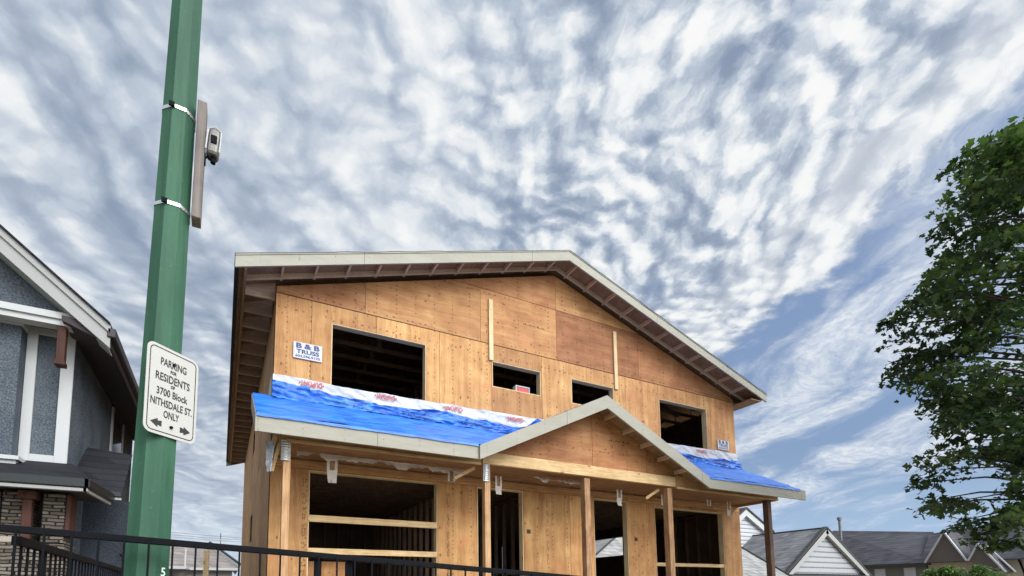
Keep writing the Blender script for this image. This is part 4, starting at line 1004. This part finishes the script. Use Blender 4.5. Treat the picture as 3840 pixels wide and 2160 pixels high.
# ------------------------------------------------------------------ foliage
import numpy as np
rng = np.random.default_rng(11)
def leaves(name, centers, radii, counts, size, mtl, parent, flat=.32, lobes=True, droop=.45):
    V = []; T = []
    prof = [(0, 0), (.28, .10), (.20, .38), (.50, .42), (.36, .62), (.30, .62), (0, 1.0)] if lobes else [(0, 0), (.25, .3), (.22, .65), (0, 1)]
    outl = np.array(prof + [(-a, b) for a, b in prof[-2:0:-1]]); npt = len(outl)
    for (c, r, n) in zip(centers, radii, counts):
        d_ = rng.normal(size=(n, 3)); d_ /= np.linalg.norm(d_, axis=1)[:, None]
        rad = rng.random(n)**.45
        p = d_*rad[:, None]*np.array([r, r, r*flat])+np.array(c)
        p[:, 2] -= droop*r*((p[:, 0]-c[0])**2+(p[:, 1]-c[1])**2)/(r*r)
        yaw = rng.random(n)*6.283; tilt = rng.normal(size=n)*.55+.25; roll = rng.normal(size=n)*.5
        s_ = size*(.6+.7*rng.random(n))
        dx_ = np.stack([np.cos(yaw)*np.cos(tilt), np.sin(yaw)*np.cos(tilt), -np.sin(tilt)], 1)
        sx_ = np.stack([-np.sin(yaw)*np.cos(roll), np.cos(yaw)*np.cos(roll), np.sin(roll)], 1)
        pts = p[:, None, :] + dx_[:, None, :]*outl[None, :, 1, None]*s_[:, None, None] + sx_[:, None, :]*outl[None, :, 0, None]*s_[:, None, None]
        fold = np.cross(dx_, sx_); pts += fold[:, None, :]*(np.abs(outl[None, :, 0, None])*s_[:, None, None]*.35)
        base = rng.random()*.7
        V.append(pts.reshape(-1, 3)); T.append(np.repeat(np.clip(base+rng.normal(size=n)*.22, 0, 1), npt))
    V = np.concatenate(V); T = np.concatenate(T); nf = len(V)//npt
    if parent: V = V-np.array(parent.location)
    me = bpy.data.meshes.new(name); me.vertices.add(len(V)); me.vertices.foreach_set('co', V.ravel())
    me.loops.add(len(V)); me.loops.foreach_set('vertex_index', np.arange(len(V)))
    me.polygons.add(nf); me.polygons.foreach_set('loop_start', np.arange(nf)*npt); me.polygons.foreach_set('loop_total', np.full(nf, npt))
    me.materials.append(mtl); me.update(calc_edges=True)
    ca_ = me.color_attributes.new('tone', 'FLOAT_COLOR', 'CORNER'); ca_.data.foreach_set('color', np.stack([T, T, T, np.ones_like(T)], 1).ravel())
    return link(name, me, parent)
TX, TY = 13.8, -7.6
tree = thing('maple_tree', 'large dark green leafy street tree filling the right edge', 'tree', (TX, TY, 0))
def upx(px, py, X): # authoring helper: a point on the plane X seen along a photo direction, kept as a plain number in the lists below
    d_ = fw+rt*((px-CX)/F)-up*((py-CY)/F); k = (X-CAMP.x)/d_.x; return CAMP+d_*k
CL = [(11.95,-5.52,9.94,0.45),(12.09,-5.16,10.01,0.35),(12.15,-5.57,9.54,0.5),(12.33,-5.16,9.48,0.5),(12.09,-5.39,8.88,0.5),(12.31,-4.81,9.04,0.35),(11.23,-5.37,8.22,0.5),(11.76,-5.29,8.08,0.5),(12.33,-4.83,8.34,0.4),(11.98,-4.77,7.98,0.35),(12.28,-4.59,7.77,0.5),(11.34,-4.62,7.22,0.45),(11.76,-4.19,7.28,0.4),(11.5,-4.04,7.08,0.28),(11.85,-4.21,6.88,0.5),(11.89,-4.3,6.39,0.5),(11.22,-4.28,5.9,0.35),(11.46,-4.54,5.65,0.5),(11.54,-4.76,5.21,0.45),(12.3,-4.62,4.89,0.4),(12.12,-4.73,4.51,0.4),(11.39,-4.58,4.14,0.4),(12.16,-4.4,4,0.45),(11.37,-4.41,3.66,0.32),(11.94,-4.43,3.38,0.42),(11.35,-4.56,3.14,0.3),(11.2,-5.04,2.84,0.26),(12.25,-4.54,2.83,0.18),(14,-4.9,9.92,0.42),(11.31,-6.49,7.23,0.42),(11.63,-6.28,9.43,0.42),(12.92,-5.91,7.8,0.35),(13.79,-4.24,5.63,0.5),(12.44,-4.85,7.06,0.62),(14.3,-4.93,10.31,0.35),(12.86,-4.92,6.56,0.62),(13.03,-5.88,10.5,0.42),(14.23,-3.99,3.51,0.42),(11.02,-5.96,7.02,0.62),(10.74,-6.21,4.19,0.5),(12.6,-4.48,3.38,0.5),(14.2,-4.4,8.86,0.5),(11.79,-5.02,6.3,0.5),(14.49,-4.97,4.69,0.5),(10.72,-5.69,8.52,0.62),(12.38,-5.2,4.81,0.5),(13.73,-4.08,8.35,0.35),(13.06,-5.2,3.02,0.42),(11.75,-4.89,7.25,0.62),(14.41,-5.77,7.31,0.42),(12.47,-5.28,7.07,0.5),(11.04,-5.87,7.55,0.42),(13.05,-5.18,4.26,0.42),(12.52,-4.85,6.93,0.35),(10.85,-5.77,5.95,0.5),(12.02,-4.33,6.32,0.5),(11.63,-5.28,4.94,0.62),(13.13,-5.38,3,0.5),(11.87,-4.33,6.34,0.5),(11.96,-5.48,8.24,0.5),(11.97,-5.79,5.25,0.62),(14.41,-5.32,4.22,0.62),(11.7,-6.08,3.77,0.62),(11.27,-6.33,8.81,0.62),(11.78,-5.67,4.28,0.62),(13.41,-5.68,6.29,0.5),(13.03,-5.73,10.48,0.62),(13.06,-5.94,9.05,0.42),(11.25,-6.27,9.12,0.42),(12.08,-5.15,6.28,0.5),(11.97,-6.31,7.94,0.35),(13.29,-5.51,3.21,0.35),(10.97,-6.42,5.45,0.5),(14.34,-4.27,7.23,0.5),(12.42,-5.2,4.21,0.5),(14.33,-5.15,10.34,0.62),(13.8,-5.01,3.2,0.5),(12.81,-4.97,5.59,0.5),(12.27,-4.49,6.07,0.62),(12.92,-5.92,7.38,0.42),(11.58,-6.47,7.53,0.62),(12.52,-6.4,9.72,0.5),(11.56,-6.18,8.74,0.62),(10.65,-6.17,8.98,0.62),(12.51,-5.61,3.26,0.42),(11.74,-5.78,3.8,0.5),(10.66,-5.68,5.3,0.35),(12.99,-5.41,9.9,0.5),(12.01,-4.83,4.94,0.5),(10.61,-6.02,4.25,0.35),(10.66,-6.47,8.25,0.42),(12.46,-5.18,5.68,0.62),(12.41,-5.68,5.09,0.5),(13.31,-4.9,4.9,0.35),(11.25,-6.19,4.06,0.42),(12.7,-5.85,4.98,0.5),(13.8,-5.9,10.48,0.5),(11.9,-5.73,4.2,0.35),(13.33,-4.2,8.1,0.62),(13,-6.17,9.9,0.42),(14.48,-4.02,4.72,0.42),(12.98,-5.12,5.21,0.42),(10.77,-5.32,6.9,0.42),(11.69,-5.89,9.14,0.35),(14.03,-3.81,7.12,0.62),(13.27,-5.52,9.84,0.5),(14.17,-4.36,7.67,0.5),(14.15,-5.09,10.49,0.5),(13.85,-5.37,9.03,0.5),(13.97,-5.94,8.51,0.42),(13.38,-4.81,7.56,0.42),(10.96,-5,5.29,0.35),(12.12,-6.01,9.08,0.42),(13.71,-5.85,7.01,0.35),(13.91,-5.94,10.65,0.35),(14.39,-5.19,4.66,0.35),(13.34,-5.59,5.42,0.42),(11.9,-6.14,7.02,0.5),(13.13,-4.62,8.2,0.5),(12.62,-5.19,4.35,0.5),(10.74,-5.75,4.39,0.35),(14.07,-4.89,10.16,0.62),(11.86,-6.36,9.62,0.62),(10.88,-5.17,6.65,0.42),(11.19,-6.09,3.5,0.62),(13.53,-5.05,9.23,0.42),(11.94,-4.65,5.47,0.35),(13.28,-4.91,4.94,0.35),(11.06,-5.67,4.92,0.42),(13.44,-4.62,5.78,0.42),(13.01,-5.82,10.42,0.35),(11.32,-5.82,3.29,0.5),(11.24,-5.2,7.5,0.62),(13.12,-5.75,8.71,0.35),(12.4,-6.18,6.73,0.35),(10.78,-6.09,6.19,0.42),(14.26,-5.72,6.5,0.5),(10.96,-5.44,4.69,0.62),(10.79,-5.72,5.06,0.35),(14.01,-4.74,4.4,0.35),(12.67,-5.51,5.1,0.42),(10.94,-6.04,8.89,0.35),(12.32,-6.16,9.42,0.35),(13.43,-5.16,4.76,0.42),(12.76,-5.84,6.88,0.42),(13.8,-5.45,10.06,0.5),(13.72,-5.23,10.72,0.35),(10.84,-5.91,2.86,0.5),(13.71,-4.21,5.69,0.42),(12.24,-5.84,3.57,0.35),(14.09,-5.56,8.54,0.35),(12.32,-5.74,5.27,0.35),(13.44,-5.27,4.33,0.35),(12.79,-4.9,5.29,0.62),(11.62,-5.52,7.73,0.42),(12.72,-4.87,5.49,0.35),(10.8,-5.26,4.56,0.35),(14.3,-5.16,10.57,0.5),(11.09,-5.09,5.61,0.62),(12.88,-5.43,9.19,0.42),(11.65,-5.83,3.89,0.35),(13.7,-5.83,9.67,0.62),(12.4,-5.62,9.56,0.42),(12.68,-5.18,7.34,0.42),(11.09,-5.76,2.89,0.35),(14.41,-5.01,4.23,0.42),(13.35,-5.93,10.39,0.62),(11.68,-5.69,7.39,0.42),(13.58,-5.53,9.37,0.5),(13.01,-5.62,4.25,0.35),(12.51,-4.77,7.81,0.42),(13.54,-5.49,10.82,0.35),(12.46,-6.19,7.86,0.5),(13.72,-4.98,7.41,0.35),(13.77,-4.19,8.73,0.42),(12.6,-6.22,9.9,0.5),(12.35,-5.34,6.62,0.62),(12.69,-5.41,4.43,0.35),(12.98,-5.23,10.46,0.5),(11.8,-6.04,3.61,0.62),(13.21,-4.46,5.38,0.35),(12.48,-5.77,3.07,0.42),(14.4,-4.86,11.22,0.5),(13.22,-4.75,6.76,0.35),(14.15,-5.47,8.06,0.42),(11.57,-6.26,8.78,0.5),(13.71,-5.27,10.52,0.5),(13.07,-6.23,9.64,0.35),(12.23,-6.02,9.6,0.62),(11.33,-6.06,7.58,0.5),(12.29,-5.84,10.04,0.42),(13.86,-6.08,10.11,0.42),(14.08,-5.03,4.19,0.42),(10.61,-6.22,5.01,0.35),(11.19,-5.05,5.19,0.5),(13.47,-3.98,6.51,0.62),(12.02,-5.85,4.01,0.35),(12.06,-4.98,4.26,0.5),(11.56,-5.87,6.47,0.35),(11.12,-6.71,8.94,0.5),(14.29,-5.79,11.19,0.5),(10.66,-6.56,8.42,0.5),(14.18,-5.59,4.4,0.42),(11.6,-5.18,2.74,0.28),(11.6,-5.03,2.57,0.25),(11.6,-5.48,2.66,0.4),(11.6,-5.64,3.01,0.45),(11.6,-5.36,2.44,0.28),(11.6,-5.22,2.36,0.2),(11.6,-5.58,2.42,0.22)]

CL += [(TX+rt_(-1, 3.2), TY+rt_(-4.2, 1.5), rt_(4.5, 11), .8) for _ in range(26)]
leaves('crown', [c[:3] for c in CL], [c[3] for c in CL], [int(98*c[3]/.55*(1 if c[3] > .35 else .9)) for c in CL], .126, LEAF, tree)
mb = MB()
mb.tube([(TX, TY, -.05), (TX+.05, TY, 1.2), (TX-.02, TY+.05, 2.6), (TX+.08, TY+.05, 4.5), (TX, TY+.1, 7), (TX-.1, TY, 9.8)], [.34, .27, .24, .20, .13, .05], 12)
mb.build('trunk', BARK, tree, smooth=True)
mb = MB()
for i, c in enumerate(CL):
    if i % 2 and i > 30: continue
    e = Vector(c[:3]); zt_ = max(2.6, min(8.8, e.z-.9-.25*(Vector((TX, TY))-e.xy).length)); s0 = Vector((TX, TY, zt_))
    m1 = s0.lerp(e, .45)+Vector((rt_(-.25, .25), rt_(-.25, .25), .30)); m2 = s0.lerp(e, .8)+Vector((rt_(-.15, .15), rt_(-.15, .15), .22))
    mb.tube([s0, m1, m2, e], [.055, .030, .017, .006], 5, cap=False)
mb.build('branches', BARK, tree, smooth=True)
bush = thing('shrub', 'bright green rounded shrub at the lower right corner below the tree', 'shrub', (20.5, -1.9, 0))
BC = []
for y, z, r in ((-.75, 1.85, .42), (-.5, 1.6, .4), (-1.2, 1.95, .42), (-1.7, 2.02, .48), (-2.2, 1.95, .45), (-2.6, 1.75, .42), (-2.9, 1.55, .4), (-1.0, 1.4, .5), (-1.9, 1.4, .6), (-2.7, 1.2, .5), (-1.4, 2.15, .25), (-2.05, 2.18, .22), (-.85, 2.1, .22)):
    for q in range(2): BC.append((20.4+rt_(-.4, .6), y+rt_(-.15, .15), z+rt_(-.06, .06), r))
leaves('foliage', [c[:3] for c in BC], [c[3] for c in BC], [420 for c in BC], .085, LEAFB, bush, .8, False, .2)
mb = MB()
for c in BC[::2]: mb.tube([(20.5, -1.8, 0), (20.5, (c[1]-1.8)/2, c[2]*.5), c[:3]], [.05, .03, .012], 5)
mb.build('stem', BARK, bush)
